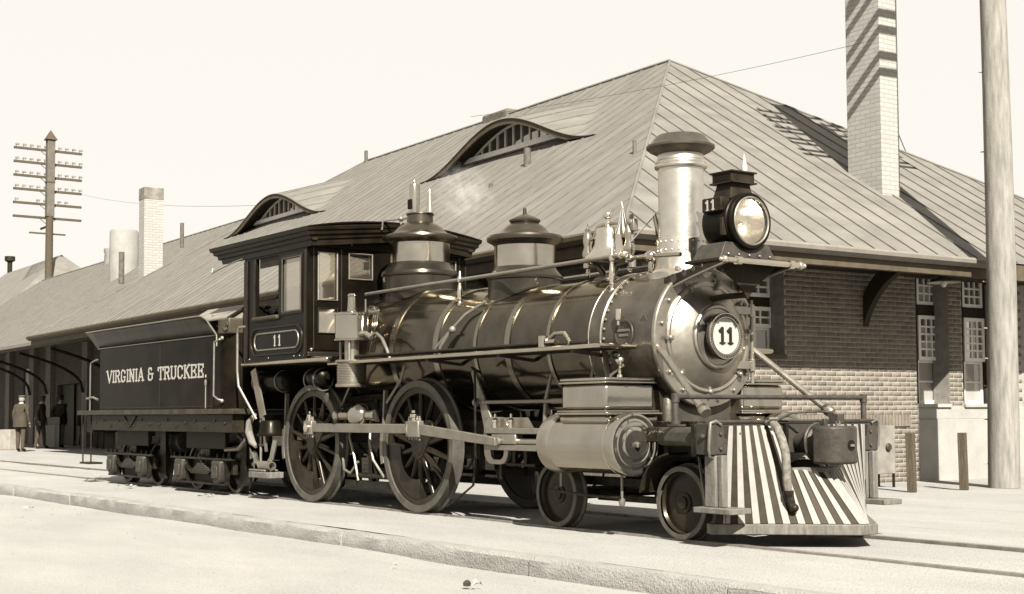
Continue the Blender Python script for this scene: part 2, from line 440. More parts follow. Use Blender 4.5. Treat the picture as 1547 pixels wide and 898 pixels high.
for a, b in zip(cuts[:-1], cuts[1:]):
    mb = MB(); nx = 14; rings = []
    offy = random.uniform(-.012, .012); offz = random.uniform(-.006, .008)
    vv = []; ff = []
    for i in range(nx+1):
        xx = a+.01+(b-a-.02)*i/nx
        jj = lambda s_: .012*noise.noise(Vector((xx*3.3, s_*7, 1.3)))
        sec = [(-.11, -.24), (-.125, -.12), (-.118, -.02), (-.095, .003), (.05, .004), (.05, -.24)]
        for q, (dy, dz) in enumerate(sec):
            vv.append((xx, dy+offy+jj(q)*(1.6 if q < 4 else .4), dz+offz+jj(q+9)*.7))
    n_ = 6
    for i in range(nx):
        for q in range(n_):
            ff.append((i*n_+q, i*n_+(q+1) % n_, (i+1)*n_+(q+1) % n_, (i+1)*n_+q))
    ff.append(tuple(range(n_))); ff.append(tuple(nx*n_+q for q in range(n_))[::-1])
    mb.add(vv, ff); mb.build('kerb_stone', KERB, kerb, sharp=40)
def rail(y, lab):
    sec = [(-.036, 0), (.036, 0), (.036, -.03), (.012, -.045), (.012, -.10), (.06, -.12), (-.06, -.12), (-.012, -.10), (-.012, -.045), (-.036, -.03)]
    s_ = 1 if y > 0 else -1
    mb = MB(); mb.prism([(-90, y+s_*.036+p, q) for p, q in sec], (130, 0, 0))
    o = mb.build('rail', RAILM); tag(o, kind='structure')
rail(-.7175, ''); rail(.7175, '')
mb = MB()
mb.box(-90, 40, -.6805, -.655, -.10, -.045); mb.box(-90, 40, .655, .6805, -.10, -.045)
tag(mb.build('flangeway', YARD), kind='structure')

# ================================================================== STATION
st = empty('railway_station', (-.06, 2.24, 0), R(-2.2))
tag(st, 'long brick station with hipped standing-seam metal roof and eyebrow dormers behind the locomotive', 'station')
D_, R_, ZE, ZR = 7.156, 7.441, 3.37, 8.10
sY = (ZR-ZE)/D_; sX = (ZR-ZE)/R_
LM = 27.7; RX = -20.4
DORM = [(-8.70, 3.05, .80), (-19.45, 3.15, .80)]; YD = 3.9; S2 = .30
def bump(x, y):
    for xc, hw, H in DORM:
        u = (x-xc)/hw
        if abs(u) < 1:
            h = H*math.cos(u*PI/2)**2
            return h-(sY-S2)*(y-YD)
    return -1
def zroof(x, y, upper): 
    z = ZE+sY*y
    if upper:
        b = bump(x, y)
        if b > 0: z += b*(1 if b > .12 else b/.12*.5+.5)
    return z
PW = .46
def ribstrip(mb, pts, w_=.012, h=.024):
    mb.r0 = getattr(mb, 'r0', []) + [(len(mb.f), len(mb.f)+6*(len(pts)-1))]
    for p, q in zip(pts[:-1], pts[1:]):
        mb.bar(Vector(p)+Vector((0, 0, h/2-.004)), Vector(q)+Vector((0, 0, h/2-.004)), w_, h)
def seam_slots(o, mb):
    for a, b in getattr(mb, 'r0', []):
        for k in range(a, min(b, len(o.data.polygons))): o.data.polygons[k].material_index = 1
def panel_y(x0, x1, y0f, y1f, zf, parent, dorm):
    """one tin strip of the long roof face, running up the slope, with its seam"""
    mb = MB(); seam = MB()
    xm = [x0+(x1-x0)*i/3 for i in range(4)]
    parts_ = [(None, None)]
    has = dorm and any(abs((xx-c)/hw) < 1 for xx in xm for c, hw, H in DORM)
    segs = [(0, YD, False, False), (YD, None, True, True)] if has else [(0, None, False, False)]
    for (ya, yb, up, bent) in segs:
        cols = []
        ny = 22 if bent else 3
        if has and not up: ny = 3
        for xx in xm:
            A_ = max(y0f(xx), ya); B_ = y1f(xx)
            if yb is not None: B_ = min(B_, yb)
            if B_ < A_: B_ = A_
            cols.append([(xx, A_+(B_-A_)*(j/ny), zf(xx, A_+(B_-A_)*(j/ny), up)) for j in range(ny+1)])
        if all(c[0][1] >= c[-1][1]-1e-6 for c in cols): continue
        v = [p for c in cols for p in c]; f = []
        for i in range(3):
            for j in range(ny):
                a = i*(ny+1)+j; f.append((a, a+ny+1, a+ny+2, a+1))
        mb.add(v, f)
        if has and not up:
            mb.add([(xm[0], YD, ZE+sY*YD-.03), (xm[-1], YD, ZE+sY*YD-.03), (xm[-1], YD+.55, ZE+sY*(YD+.55)-.03), (xm[0], YD+.55, ZE+sY*(YD+.55)-.03)], [(0, 1, 2, 3)])
        rp = cols[0]
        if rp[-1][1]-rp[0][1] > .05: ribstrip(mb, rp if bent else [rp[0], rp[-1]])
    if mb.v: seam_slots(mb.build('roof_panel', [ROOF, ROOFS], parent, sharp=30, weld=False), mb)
roof = MB()
# underside boards closing the roof from below
roof.add([(-.02, .02, ZE-.06), (-LM+.02, .02, ZE-.06), (RX-.0, D_, ZR-.08), (-R_, D_, ZR-.08)], [(0, 1, 2, 3)])
roof.add([(-.02, .02, ZE-.06), (-R_, D_, ZR-.08), (-.02, 2*D_-.02, ZE-.06)], [(0, 1, 2)])
roof.add([(-.02, 2*D_-.02, ZE-.06), (-R_, D_, ZR-.08), (RX, D_, ZR-.08), (-LM+.02, 2*D_-.02, ZE-.06)], [(0, 1, 2, 3)])
roof.add([(-LM+.02, .02, ZE-.06), (-LM+.02, 2*D_-.02, ZE-.06), (RX, D_, ZR-.08)], [(0, 1, 2)])
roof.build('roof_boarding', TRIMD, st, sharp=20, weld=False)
npan = int(LM/PW)+1
for i in range(npan):
    x1 = -i*PW; x0 = max(-(i+1)*PW, -LM)
    def top(xx):
        return max(0, min(D_, -xx*D_/R_, (xx+LM)*D_/(LM+RX)))
    panel_y(x0, x1, lambda xx: 0, top, zroof, st, True)
# end face, strips run up the slope
for i in range(int(2*D_/PW)+1):
    y0 = i*PW+.02; y1 = min(2*D_, y0+PW)
    if y1 <= y0: continue
    tp = lambda yy: max(0, min(R_, yy*R_/D_, (2*D_-yy)*R_/D_))
    mb = MB(); ys = [y0, (y0+y1)/2, y1]
    if y0 < D_ < y1: ys = [y0, D_, y1]
    v = []
    for yy in ys: v += [(0, yy, ZE), (-tp(yy), yy, ZE+sX*tp(yy))]
    mb.add(v, [(0, 2, 3, 1), (2, 4, 5, 3)])
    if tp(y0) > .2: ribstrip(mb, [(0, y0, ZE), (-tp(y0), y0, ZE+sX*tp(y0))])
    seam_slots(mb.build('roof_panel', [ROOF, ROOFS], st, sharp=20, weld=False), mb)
# back faces (plain)
mb = MB()
mb.add([(0, 2*D_, ZE), (-R_, D_, ZR), (RX, D_, ZR), (-LM, 2*D_, ZE)], [(0, 1, 2, 3)])
mb.add([(-LM, 0, ZE), (-LM, 2*D_, ZE), (RX, D_, ZR)], [(0, 1, 2)])
mb.build('roof_back', ROOF, st, sharp=20, weld=False)
# hips and ridge
mb = MB()
mb.tube([(0, 0, ZE+.01), (-R_, D_, ZR+.015)], .026, 6)
mb.tube([(0, 2*D_, ZE+.01), (-R_, D_, ZR+.015)], .026, 6)
mb.tube([(-R_, D_, ZR+.015), (RX, D_, ZR+.015)], .035, 6)
mb.tube([(-LM, 0, ZE+.01), (RX, D_, ZR+.015)], .026, 6)
mb.build('ridge_capping', ROOF, st)
# eaves: gutter, fascia, soffit
gut = [(0, .0), (-.09, .015), (-.13, -.02), (-.12, -.07), (-.03, -.12), (.0, -.12)]
mb = MB(); mb.prism([(-gx, 0.02, ZE+gz) for gx, gz in gut], (0, 7.5, 0)); mb.build('gutter', GUTT, st, sharp=25)
mb = MB(); mb.prism([(.02, gx-.0, ZE+gz) for gx, gz in gut], (-LM-.02, 0, 0)); mb.build('gutter', TRIM, st, sharp=25)
mb = MB(); mb.box(-.14, -.02, 0.1, 2*D_, ZE-.26, ZE-.02); mb.build('fascia', TRIM, st)
mb = MB(); mb.box(-LM, -.1, .02, .12, ZE-.26, ZE-.02); mb.build('fascia', TRIM, st)
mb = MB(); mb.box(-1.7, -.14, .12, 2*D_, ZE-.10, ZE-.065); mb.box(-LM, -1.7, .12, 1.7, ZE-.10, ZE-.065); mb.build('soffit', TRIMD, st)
# curved brackets
def bracket(name, px_, py_, dx, dy, drop=.86, out=.95, th=.12):
    mb = MB(); n = 12; poly = []
    for i in range(n+1):
        t = i/n; poly.append((out*t**1.25, -drop*(1-t)**1.8))
    up_ = [(a-.0, b+.0) for a, b in poly]
    outer = []
    for i in range(n+1):
        t = 1-i/n; a = out*t**1.25; b = -drop*(1-t)**1.8
        wv = .13+.10*math.sin(PI*t)
        outer.append((max(0.0, a-wv*.75), min(0, b+wv*.75)))
    pl = up_+outer
    nrm = Vector((-dy, dx, 0))
    P = [Vector((px_+dx*a, py_+dy*a, ZE-.10+b))-nrm*th/2 for a, b in pl]
    n2 = len(up_)
    v = P+[p+nrm*th for p in P]; N = len(P); f = []
    for i in range(n2-1):
        j = N-1-i
        f += [(i, i+1, j-1, j), (N+i, N+j, N+j-1, N+i+1)]
    for i in range(N):
        f.append((i, (i+1) % N, N+(i+1) % N, N+i))
    mb.add(v, f); return mb.build(name, TRIMD, st, sharp=50)
bracket('eave_bracket', -1.6, 6.15, 1, 0)
bracket('eave_bracket', -1.6, 2.6, 1, 0)
for xx in (-5, -9, -13, -17, -20.3): bracket('eave_bracket', xx, 1.6, 0, -1)

# --- dormers
for xc, hw, H in DORM:
    N = 48
    top_ = []; low = []
    for i in range(N+1):
        xx = xc-hw+2*hw*i/N; h = H*math.cos((xx-xc)/hw*PI/2)**2
        top_.append((xx, YD-.015, ZE+sY*YD+h+.012)); low.append((xx, YD-.015, ZE+sY*YD+h-min(.10, h*.6)))
    mb = MB()
    v = top_+low+[(a, YD+.02, c) for a, b, c in low]+[(a, YD+.02, c) for a, b, c in top_]; f = []
    for i in range(N):
        for q in range(4):
            f.append((q*(N+1)+i, q*(N+1)+i+1, ((q+1) % 4)*(N+1)+i+1, ((q+1) % 4)*(N+1)+i))
    mb.add(v, f)
    dr = mb.build('dormer', TRIM, st, sharp=60)
    MB().tube([(a, b-.012, c) for a, b, c in top_], .013, 5).build('drip_edge', GUTT, dr)
    # soffit of the eyebrow
    mb = MB(); v = []
    for i in range(N+1):
        a, b, c = low[i]
        v += [(a, YD, c), (a, YD+.75, c+S2*.75)]
    mb.add(v, [(2*i, 2*i+1, 2*i+3, 2*i+2) for i in range(N)])
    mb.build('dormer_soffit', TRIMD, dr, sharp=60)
    YG = YD+.42; zb = ZE+sY*YG
    def opn(xx):
        u = (xx-xc)/hw
        return (YD*sY+ZE+H*math.cos(u*PI/2)**2-.10+S2*(YG-YD))-zb if abs(u) < 1 else -1
    xs = [xc-hw+2*hw*i/200 for i in range(201)]
    ok = [xx for xx in xs if opn(xx) > .07]
    xa, xb = ok[0], ok[-1]
    mb = MB(); mb.bar((xa-.15, YG-.05, zb+.03), (xb+.15, YG-.05, zb+.03), .10, .10); mb.build('window_sill', SASH, dr)
    mb = MB(); nn = 40
    mb.tube([(xa+(xb-xa)*i/nn, YG, zb+opn(xa+(xb-xa)*i/nn)-.02) for i in range(nn+1)], .028, 6)
    nm = 12; mx_ = [xa+(xb-xa)*(i+.5)/nm for i in range(nm)]
    for q in mx_: mb.box(q-.016, q+.016, YG-.02, YG+.02, zb+.05, zb+opn(q)-.01)
    mb.build('window_frame', SASH, dr)
    ed = [xa]+mx_+[xb]
    for a, b in zip(ed[:-1], ed[1:]):
        ha, hb = max(.03, opn(a)), max(.03, opn(b))
        MB().add([(a, YG+.006, zb+.03), (b, YG+.006, zb+.03), (b, YG+.006, zb+hb), (a, YG+.006, zb+ha)], [(0, 1, 2, 3)]).build('pane', PANE, dr)
    # dark lining behind the glass
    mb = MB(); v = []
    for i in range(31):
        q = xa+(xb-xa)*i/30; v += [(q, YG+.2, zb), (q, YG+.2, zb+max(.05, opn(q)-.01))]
    mb.add(v, [(2*i, 2*i+2, 2*i+3, 2*i+1) for i in range(30)]); mb.build('dormer_lining', SOOTSHADE, dr)

# --- end wall in brick
XW = -1.6; XG = -1.95
def win_hole(): pass
holes = [(3.20, 4.36, 1.95, 3.30), (7.34, 8.16, 1.14, 3.45), (8.50, 9.52, 1.14, 3.45)]
def inhole(y0, y1, z0, z1):
    for a, b, c, d in holes:
        if y1 > a+1e-4 and y0 < b-1e-4 and z1 > c+1e-4 and z0 < d-1e-4: return (a, b)
    return None
mb = MB()      # mortar body with the openings left out
ys = sorted({1.6, 2*D_-1.6, *[h[0] for h in holes], *[h[1] for h in holes]}); zs = sorted({-.1, ZE-.1, *[h[2] for h in holes], *[h[3] for h in holes if h[3] < ZE-.1]})
for a, b in zip(ys[:-1], ys[1:]):
    for c, d in zip(zs[:-1], zs[1:]):
        if not inhole(a+.01, b-.01, c+.01, d-.01): mb.box(XW-.34, XW, a, b, c, d)
wall = mb.build('end_wall', MORT, st)
BL, BH, CH = .205, .066, .0765
bricks = []
row = 0; z = -.05
while z < ZE-.12:
    soldier = abs(z-.86) < .05
    off = (row % 2)*(BL+.01)/2
    y = 1.6-off
    while y < 9.9:
        y0 = max(y, 1.6); y1 = min(y+BL, 12.7)
        y += BL+.010
        for a, b, c, d in holes:
            if z+BH > c and z < d:
                if y0 < a < y1: y1 = a
                if y0 < b < y1 and y0 > a-1e-6: y0 = b
        if z < 1.14 and y0 < 7.34 < y1: y1 = 7.34
        if y1-y0 < .03: continue
        if inhole(y0+.002, y1-.002, z+.002, z+BH-.002): continue
        if y0 > 7.33 and z < 1.14: continue          # pale stone apron there
        bricks.append((y0, y1, z, z+BH))
    z += CH; row += 1
def brick_mb(y0, y1, z0, z1):
    pr = random.uniform(.003, .007)
    e = .004
    v = [(XW-.01, y0, z0), (XW-.01, y1, z0), (XW-.01, y1, z1), (XW-.01, y0, z1), (XW+pr, y0+e, z0+e), (XW+pr, y1-e, z0+e), (XW+pr, y1-e, z1-e), (XW+pr, y0+e, z1-e)]
    return v, [(4, 5, 6, 7), (0, 1, 5, 4), (1, 2, 6, 5), (2, 3, 7, 6), (3, 0, 4, 7)]
vis = [b for b in bricks if b[0] > 4.3 and b[0] < 7.16]
vis.sort(key=lambda b: abs(b[2]-1.5))
single = set(vis[:296])
rest = MB(); rest2 = MB()
for b in bricks:
    v, f = brick_mb(*b)
    pale = random.random() < .25
    if b in single: MB().add(v, f).build('brick', BRICK2 if pale else BRICK, wall, sharp=180, weld=False)
    else: (rest2 if pale else rest).add(v, f)
rest.build('brickwork', BRICK, wall, sharp=180, kind='stuff', weld=False)
rest2.build('brickwork', BRICK2, wall, sharp=180, kind='stuff', weld=False)
# plinth, soldier course, stone apron
mb = MB(); 
yy = 1.6
while yy < 7.1:
    mb.box(XW-.01, XW+.03, yy, yy+.066, .84, 1.03); yy += .076
mb.build('soldier_course', BRICK2, wall, kind='stuff', weld=False)
mb = MB(); mb.box(XW-.2, XW+.035, 7.345, 2*D_-1.6, -.1, .95); mb.box(XW-.38, XW+.012, 7.347, 2*D_-1.61, .95, 1.14)
mb.build('stone_apron', STONE, st, bevel=.006)
mb = MB(); mb.box(XW-.33, XW+.05, 7.345, 8.155, 1.141, 1.20); mb.box(XW-.33, XW+.05, 8.505, 9.515, 1.141, 1.20); mb.build('window_sill', STONE, st, bevel=.005)
mb = MB(); mb.box(XW-.33, XW+.05, 3.2, 4.355, 1.88, 1.948); mb.build('window_sill', TRIM, st, bevel=.005)
def sash(y0, y1, z0, z1, ny, nz, parent, x=XG, stile=.06, lab='window', lit=0.0):
    mb = MB(); d = .045
    mb.box(x, x+d, y0, y0+stile, z0, z1); mb.box(x, x+d, y1-stile, y1, z0, z1)
    mb.box(x, x+d, y0+stile, y1-stile, z0, z0+stile); mb.box(x, x+d, y0+stile, y1-stile, z1-stile, z1)
    for i in range(1, ny):
        q = y0+stile+(y1-y0-2*stile)*i/ny; mb.box(x+.004, x+d-.004, q-.014, q+.014, z0+stile, z1-stile)
    for i in range(1, nz):
        q = z0+stile+(z1-z0-2*stile)*i/nz; mb.box(x+.006, x+d-.006, y0+stile, y1-stile, q-.014, q+.014)
    o = mb.build(lab, SASH, parent)
    for i in range(ny):
        for j in range(nz):
            a0 = y0+stile+(y1-y0-2*stile)*i/ny; a1 = y0+stile+(y1-y0-2*stile)*(i+1)/ny
            b0 = z0+stile+(z1-z0-2*stile)*j/nz; b1 = z0+stile+(z1-z0-2*stile)*(j+1)/nz
            MB().add([(x+.02, a0, b0), (x+.02, a1, b0), (x+.02, a1, b1), (x+.02, a0, b1)], [(0, 1, 2, 3)]).build('pane', PANEL if random.random() < lit else PANE, o, weld=False)
    return o
for y0 in (7.74, 8.92):
    sash(y0, y0+.54, 2.86, 3.38, 3, 3, st, lit=.15)
    sash(y0, y0+.54, 1.93, 2.68, 3, 5, st, x=XG+.03, lit=.5)
    sash(y0, y0+.54, 1.20, 1.95, 1, 2, st, x=XG-.03, lit=1.0)
    mb = MB(); mb.box(XG-.05, XG+.05, y0-.6 if y0 < 8 else y0-.4, y0, 1.14, 3.45); mb.box(XG-.05, XG+.06, y0, y0+.54, 2.68, 2.86); mb.box(XG-.05, XG+.05, y0+.54, y0+.62, 1.14, 3.45)
    mb.build('window_surround', TRIMD, st)
    MB().box(XG-1.2, XG-1.15, y0-.6, y0+.9, 1.0, 3.4).build('dark_backing', SOOTSHADE, st)  # black sheet behind the sashes, coloured in place of the room's shade
    MB().add([(XG-.10, y0+.02, 1.2), (XG-.10, y0+.46, 1.2), (XG-.10, y0+.46, 1.9), (XG-.10, y0+.02, 1.9)], [(0, 1, 2, 3)]).build('window_blind', SASH, st)
sash(3.70, 4.38, 2.83, 3.14, 3, 2, st)
sash(3.70, 4.40, 2.36, 2.68, 3, 2, st, x=XG+.02)
sash(3.70, 4.38, 2.0, 2.38, 1, 1, st, x=XG-.02)
mb = MB(); mb.box(XG-.05, XG+.04, 3.2, 4.4, 2.68, 2.83); mb.box(XG-.05, XG+.04, 3.2, 3.7, 1.9, 3.3); mb.build('window_surround', TRIMD, st)
MB().box(XG-1.2, XG-1.15, 3.2, 4.5, 1.8, 3.4).build('dark_backing', SOOTSHADE, st)  # black sheet standing in for the unlit room behind this window
# long side wall and the wing beyond
MB().box(-20.5, XW-.34, 1.6, 1.95, -.1, ZE-.1).build('side_wall', BRKTEX, st)
MB().box(-20.8, -20.5, 1.6, 4.2, -.1, ZE-.1).build('side_wall', BRKTEX, st)
mb = MB()
for a, b in ((-62, -44.9), (-43.9, -39.9), (-36.6, -20.8)): mb.box(a, b, 4.2, 4.5, -.1, 4.9)
mb.box(-44.9, -43.9, 4.2, 4.5, -.1, 1.3); mb.box(-44.9, -43.9, 4.2, 4.5, 3.0, 4.9); mb.box(-39.9, -36.6, 4.2, 4.5, 2.25, 4.9)
mb.build('wing_wall', BRKTEX, st)
for xx in (-46.8, -43.0, -40.6, -35.9, -32): mb.box(xx-.32, xx+.32, 4.02, 4.19, -.1, 4.6)
mb.build('brick_pier', BRKTEX, st)
mb = MB(); mb.box(-39.9, -38.3, 4.36, 4.42, -.05, 2.25); mb.build('door', mat('station_door', (.03, .023, .014), .6), st)
MB().box(-38.28, -36.6, 4.44, 4.48, -.05, 2.25).build('door', mat('station_door_red', (.055, .033, .022), .6), st)
MB().box(-46, -36, 6.5, 6.6, 0, 4).build('inner_wall', SOOTSHADE, st)
mb = MB(); mb.box(-44.9, -43.9, 4.3, 4.34, 2.9, 3.0); mb.box(-44.9, -43.9, 4.3, 4.34, 2.1, 2.16)
for q in (-44.9, -44.6, -44.3, -43.95): mb.box(q, q+.05, 4.29, 4.35, 1.3, 3.0)
wf = mb.build('window', SASH, st)
MB().box(-44.85, -43.92, 4.32, 4.33, 1.3, 2.95).build('pane', mat('sky_lit_pane', (.4, .36, .28), .1, 0, spec=1.0), wf)
# wing roof
YE2 = .9
def zw(xx, y, up): return ZE+sY*(y-YE2)
for i in range(68):
    x1 = -22.0-i*PW; x0 = x1-PW
    panel_y(x0, x1, lambda xx: YE2, lambda xx: min(D_, max(YE2, YE2+(-22.2-xx)*6)), zw, st, False)
mb = MB(); zt = zw(0, D_, 0)
mb.add([(-22, D_, zt-.01), (-54, D_, zt-.01), (-54, 2*D_-YE2, ZE), (-22, 2*D_-YE2, ZE)], [(0, 1, 2, 3)]); mb.build('roof_back', ROOF, st)
mb = MB(); mb.add([(-27.5, YE2+.02, ZE-.06), (-53.3, YE2+.02, ZE-.06), (-53.3, D_, zt-.08), (-27.5, D_, zt-.08)], [(0, 1, 2, 3)]); mb.build('roof_boarding', TRIMD, st)
mb = MB(); mb.box(-53.3, -23.5, YE2-.02, YE2+.10, ZE-.16, ZE-.0); mb.build('fascia', TRIM, st)
mb = MB(); mb.box(-53.3, -23.5, YE2-.10, YE2-.021, ZE-.09, ZE+.005); mb.build('gutter', GUTT, st)
mb = MB(); mb.tube([(-22, D_, zt+.01), (-53.3, D_, zt+.01)], .035, 6); mb.build('ridge_capping', ROOF, st)
for xx in (-43.0, -40.6, -35.9, -32):
    mb = MB(); pts = [(xx, 4.02-.05-2.2*t**1.5, 1.9+1.35*(t**.6)) for t in [i/10 for i in range(11)]]
    mb.tube([(a, b+.6*(b-4)/2*0, c) for a, b, c in pts], .055, 6); mb.build('eave_bracket', TRIMD, st)
# chimneys and vent pipes belong to the roof
def chimney(x0, x1, y0, y1, zb, zt_, cap=True):
    o = MB().box(x0, x1, y0, y1, zb, zt_).build('chimney', CHIMT, st, bevel=.008)
    if cap: MB().box(x0-.03, x1+.03, y0-.03, y1+.03, zt_-.001, zt_+.12).build('chimney_cap', CHIMT, o, bevel=.01)
    MB().box(x0+.1, x1-.1, y0+.1, y1-.1, zt_+.10, zt_+.125).build('flue', SOOTSHADE, o)
chimney(-2.80, -2.06, 7.13, 7.58, 4.2, 9.6)
o = MB().box(-26.52, -26.03, 2.79, 3.36, 4.3, 7.70).build('chimney', CHIMT, st, bevel=.008)
MB().box(-26.53, -26.02, 2.78, 3.37, 7.45, 7.80).build('chimney_cap', mat('sooty_brick', (.22, .185, .135), .9, 0, .4, 4), o, bevel=.01)
MB().lathe([(.52, 5.6), (.50, 7.6), (.46, 7.66)], (-34.8, 5.05, 0), n=24).build('chimney', mat('old_limewash', (.27, .248, .208), .9, 0, .12, 3), st)
MB().lathe([(.36, 6.4), (.27, 7.7), (.30, 7.76), (.30, 7.9), (.2, 7.9)], (-42.4, 7.0, 0), n=16).build('chimney', mat('old_limewash', (.27, .248, .208), .9, 0, .12, 3), st)
VP = mat('vent_pipe', (.12, .098, .07), .7, 0, .3, 9)
for (a, b, c, h, r) in ((-27.5, 2.6, 5.05, .95, .085), (-27.0, 4.3, 6.2, .75, .06), (-20.3, 7.1, 8.0, .38, .05), (-6.85, 3.27, 5.5, .34, .065), (-2.85, 2.5, 5.0, .22, .03), (-7.1, 2.65, 5.08, .10, .04)):
    MB().lathe([(r, 0), (r, h), (r*.7, h), (r*.7, h-.05)], (a, b, c), n=12).build('vent_pipe', VP, st)
MB().box(-14.3, -13.2, D_-.1, D_+.45, ZR-.2, ZR+.15).build('ridge_vent', VP, st, bevel=.07)
# shaded lamp under the eave
lp = MB().lathe([(.03, .16), (.035, .10), (.10, .07), (.26, 0), (.265, -.01), (.24, 0), (.09, .055)], (-1.15, 7.5, 3.16), n=24, cap=False).build('lamp_shade', WHITE, st)
MB().sphere((-1.15, 7.5, 3.14), .05, 12, (1, 1, 1.3)).build('bulb', SASH, lp)
MB().cyl((-1.15, 7.5, 3.3), (-1.15, 7.5, 3.2), .02).build('lamp_stem', TRIMD, lp)

# ================================================================== LOCOMOTIVE
lo = empty('steam_locomotive', (0, 0, 0))
tag(lo, 'polished steam locomotive with brass domes and a striped pilot, coupled ahead of its tender', 'locomotive')
ZB = 1.765
def xsec(mb, secs, n=56):      # loft of circles along X : (x, R, zc)
    v = []; f = []
    for x, r, zc in secs:
        for k in range(n):
            a = 2*PI*k/n; v.append((x, r*math.cos(a), zc+r*math.sin(a)))
    for i in range(len(secs)-1):
        for k in range(n): f.append((i*n+k, i*n+(k+1) % n, (i+1)*n+(k+1) % n, (i+1)*n+k))
    f.append(tuple(range(n))); f.append(tuple((len(secs)-1)*n+k for k in range(n))[::-1])
    return mb.add(v, f)
boiler = xsec(MB(), [(-1.98, .74, 1.80), (-.75, .74, 1.80), (-.72, .74, 1.80), (.05, .70, 1.785), (.55, .655, 1.768), (2.90, .645, 1.765)]).build('boiler', RUSS, lo, sharp=50)
def rb(x):
    pts = [(-1.98, .74, 1.80), (-.72, .74, 1.80), (.05, .70, 1.785), (.55, .655, 1.768), (2.90, .645, 1.765)]
    for a, b in zip(pts[:-1], pts[1:]):
        if a[0] <= x <= b[0]:
            t = (x-a[0])/(b[0]-a[0]); return a[1]+t*(b[1]-a[1]), a[2]+t*(b[2]-a[2])
    return .645, 1.765
BAND = mat('brass_band', (0.22, 0.19, 0.14), 0.26, 1.0, 0.1, 9)
for x, wd in ((-1.72, .06), (-.72, .085), (.13, .085), (.86, .05), (1.42, .085), (2.12, .05)):
    r_, zc = rb(x); r2, zc2 = rb(min(2.9, x+wd))
    mb = MB(); n = 56; v = []; f = []
    for (xx, rr, zz) in ((x, r_-.004, zc), (x, r_+.012, zc), (x+wd, r2+.012, zc2), (x+wd, r2-.004, zc2)):
        for k in range(n):
            a = 2*PI*k/n; v.append((xx, rr*math.cos(a), zz+rr*math.sin(a)))
    for i in range(3):
        for k in range(n): f.append((i*n+k, i*n+(k+1) % n, (i+1)*n+(k+1) % n, (i+1)*n+k))
    mb.add(v, f); bb = mb.build('boiler_band', BAND, boiler, sharp=30)
    mb = MB()
    for xx in (x+.004, x+wd-.004):
        mb.tube([(xx, (r_+.013)*math.cos(2*PI*k/48), zc+(r_+.013)*math.sin(2*PI*k/48)) for k in range(48)], .006, 5, closed=True)
# lap seam rivets along the barrel
mb = MB()
for i in range(60):
    x = -.6+i*.055; r_, zc = rb(x); a = R(-142)
    mb.sphere((x, (r_+.001)*math.cos(a+PI), zc-(r_+.001)*math.sin(a)), .006, 5) if False else mb.sphere((x, -(r_+.001)*math.cos(R(38)), zc+(r_+.001)*math.sin(R(38))), .006, 5)
mb.build('rivet_line', RUSS, boiler, kind='stuff', weld=False)
# raised clothing hump behind the front band (checks, turret)
xsec(MB(), [(2.78, .650, ZB), (2.79, .665, ZB), (2.955, .665, ZB), (2.965, .650, ZB)]).build('boiler_band', SMOKEB, boiler, sharp=30)
for xx in (2.785, 2.96):
    MB().tube([(xx, .664*math.cos(2*PI*k/56), ZB+.664*math.sin(2*PI*k/56)) for k in range(56)], .007, 6, closed=True).build('band_edge', BRASS, boiler)
smb = xsec(MB(), [(2.90, .640, ZB), (3.66, .640, ZB)]).build('smokebox', SMOKEB, lo, sharp=30)
mb = MB()
for k in range(44):
    a = 2*PI*k/44; mb.sphere((2.99, .646*math.cos(a), ZB+.646*math.sin(a)), .016, 8, (.8, 1, 1))
mb.build('rivet_row', STEEL, smb, kind='stuff', weld=False)
# front ring, door, number plate
ring = MB().lathe([(.40, 3.655), (.648, 3.655), (.648, 3.685), (.638, 3.697), (.515, 3.702), (.505, 3.70)], (0, 0, ZB), (1, 0, 0), 64, cap=False).build('smokebox_ring', GRAPH, smb, sharp=25)
mb = MB()
for k in range(16):
    a = 2*PI*(k+.5)/16; y, z = .58*math.cos(a), ZB+.58*math.sin(a)
    mb.lathe([(.026, 3.700), (.026, 3.703), (.017, 3.705), (.017, 3.722), (.008, 3.728), (0, 3.728)], (0, y, z), (1, 0, 0), 8)
mb.build('ring_bolt', STEEL, ring, kind='stuff', weld=False)
door = MB().lathe([(.515, 3.69), (.515, 3.715), (.50, 3.728), (.475, 3.722), (.46, 3.735), (.42, 3.765), (.36, 3.80), (.305, 3.822), (.30, 3.845), (.285, 3.855), (.262, 3.85), (.255, 3.838), (.20, 3.845), (0, 3.85)], (0, 0, ZB), (1, 0, 0), 64, cap=False).build('smokebox_door', GRAPH, lo, sharp=28)
for a in (8, 40, 78, 118, 182, 222, 268, 318):
    a_ = R(a); y, z = .50*math.cos(a_), ZB+.50*math.sin(a_)
    mb = MB(); mb.bar((3.735, .545*math.cos(a_), ZB+.545*math.sin(a_)), (3.735, .455*math.cos(a_), ZB+.455*math.sin(a_)), .03, .018, up=(1, 0, 0))
    mb.lathe([(.022, 0), (.022, .022), (.012, .03), (0, .03)], (3.738, y, z), (1, 0, 0), 8); mb.build('door_dog', STEEL, door)
for z in (ZB+.26, ZB-.25):
    mb = MB(); mb.bar((3.755, .26, z), (3.755, .50, z), .075, .03, up=(1, 0, 0)); mb.lathe([(.03, -.06), (.03, .06)], (3.755, .52, z), (0, 0, 1), 10)
    mb.build('door_hinge', GRAPH, door, bevel=.006)
MB().cyl((3.755, .52, ZB-.42), (3.755, .52, ZB+.36), .016, n=8).build('hinge_rod', STEEL, door)
plate = MB().lathe([(.17, 3.845), (.17, 3.90), (.215, 3.905), (.215, 3.935), (.205, 3.945), (.168, 3.945), (.163, 3.937)], (0, 0, ZB+.0), (1, 0, 0), 56, cap=False).build('number_plate', CASTI, lo, sharp=25)
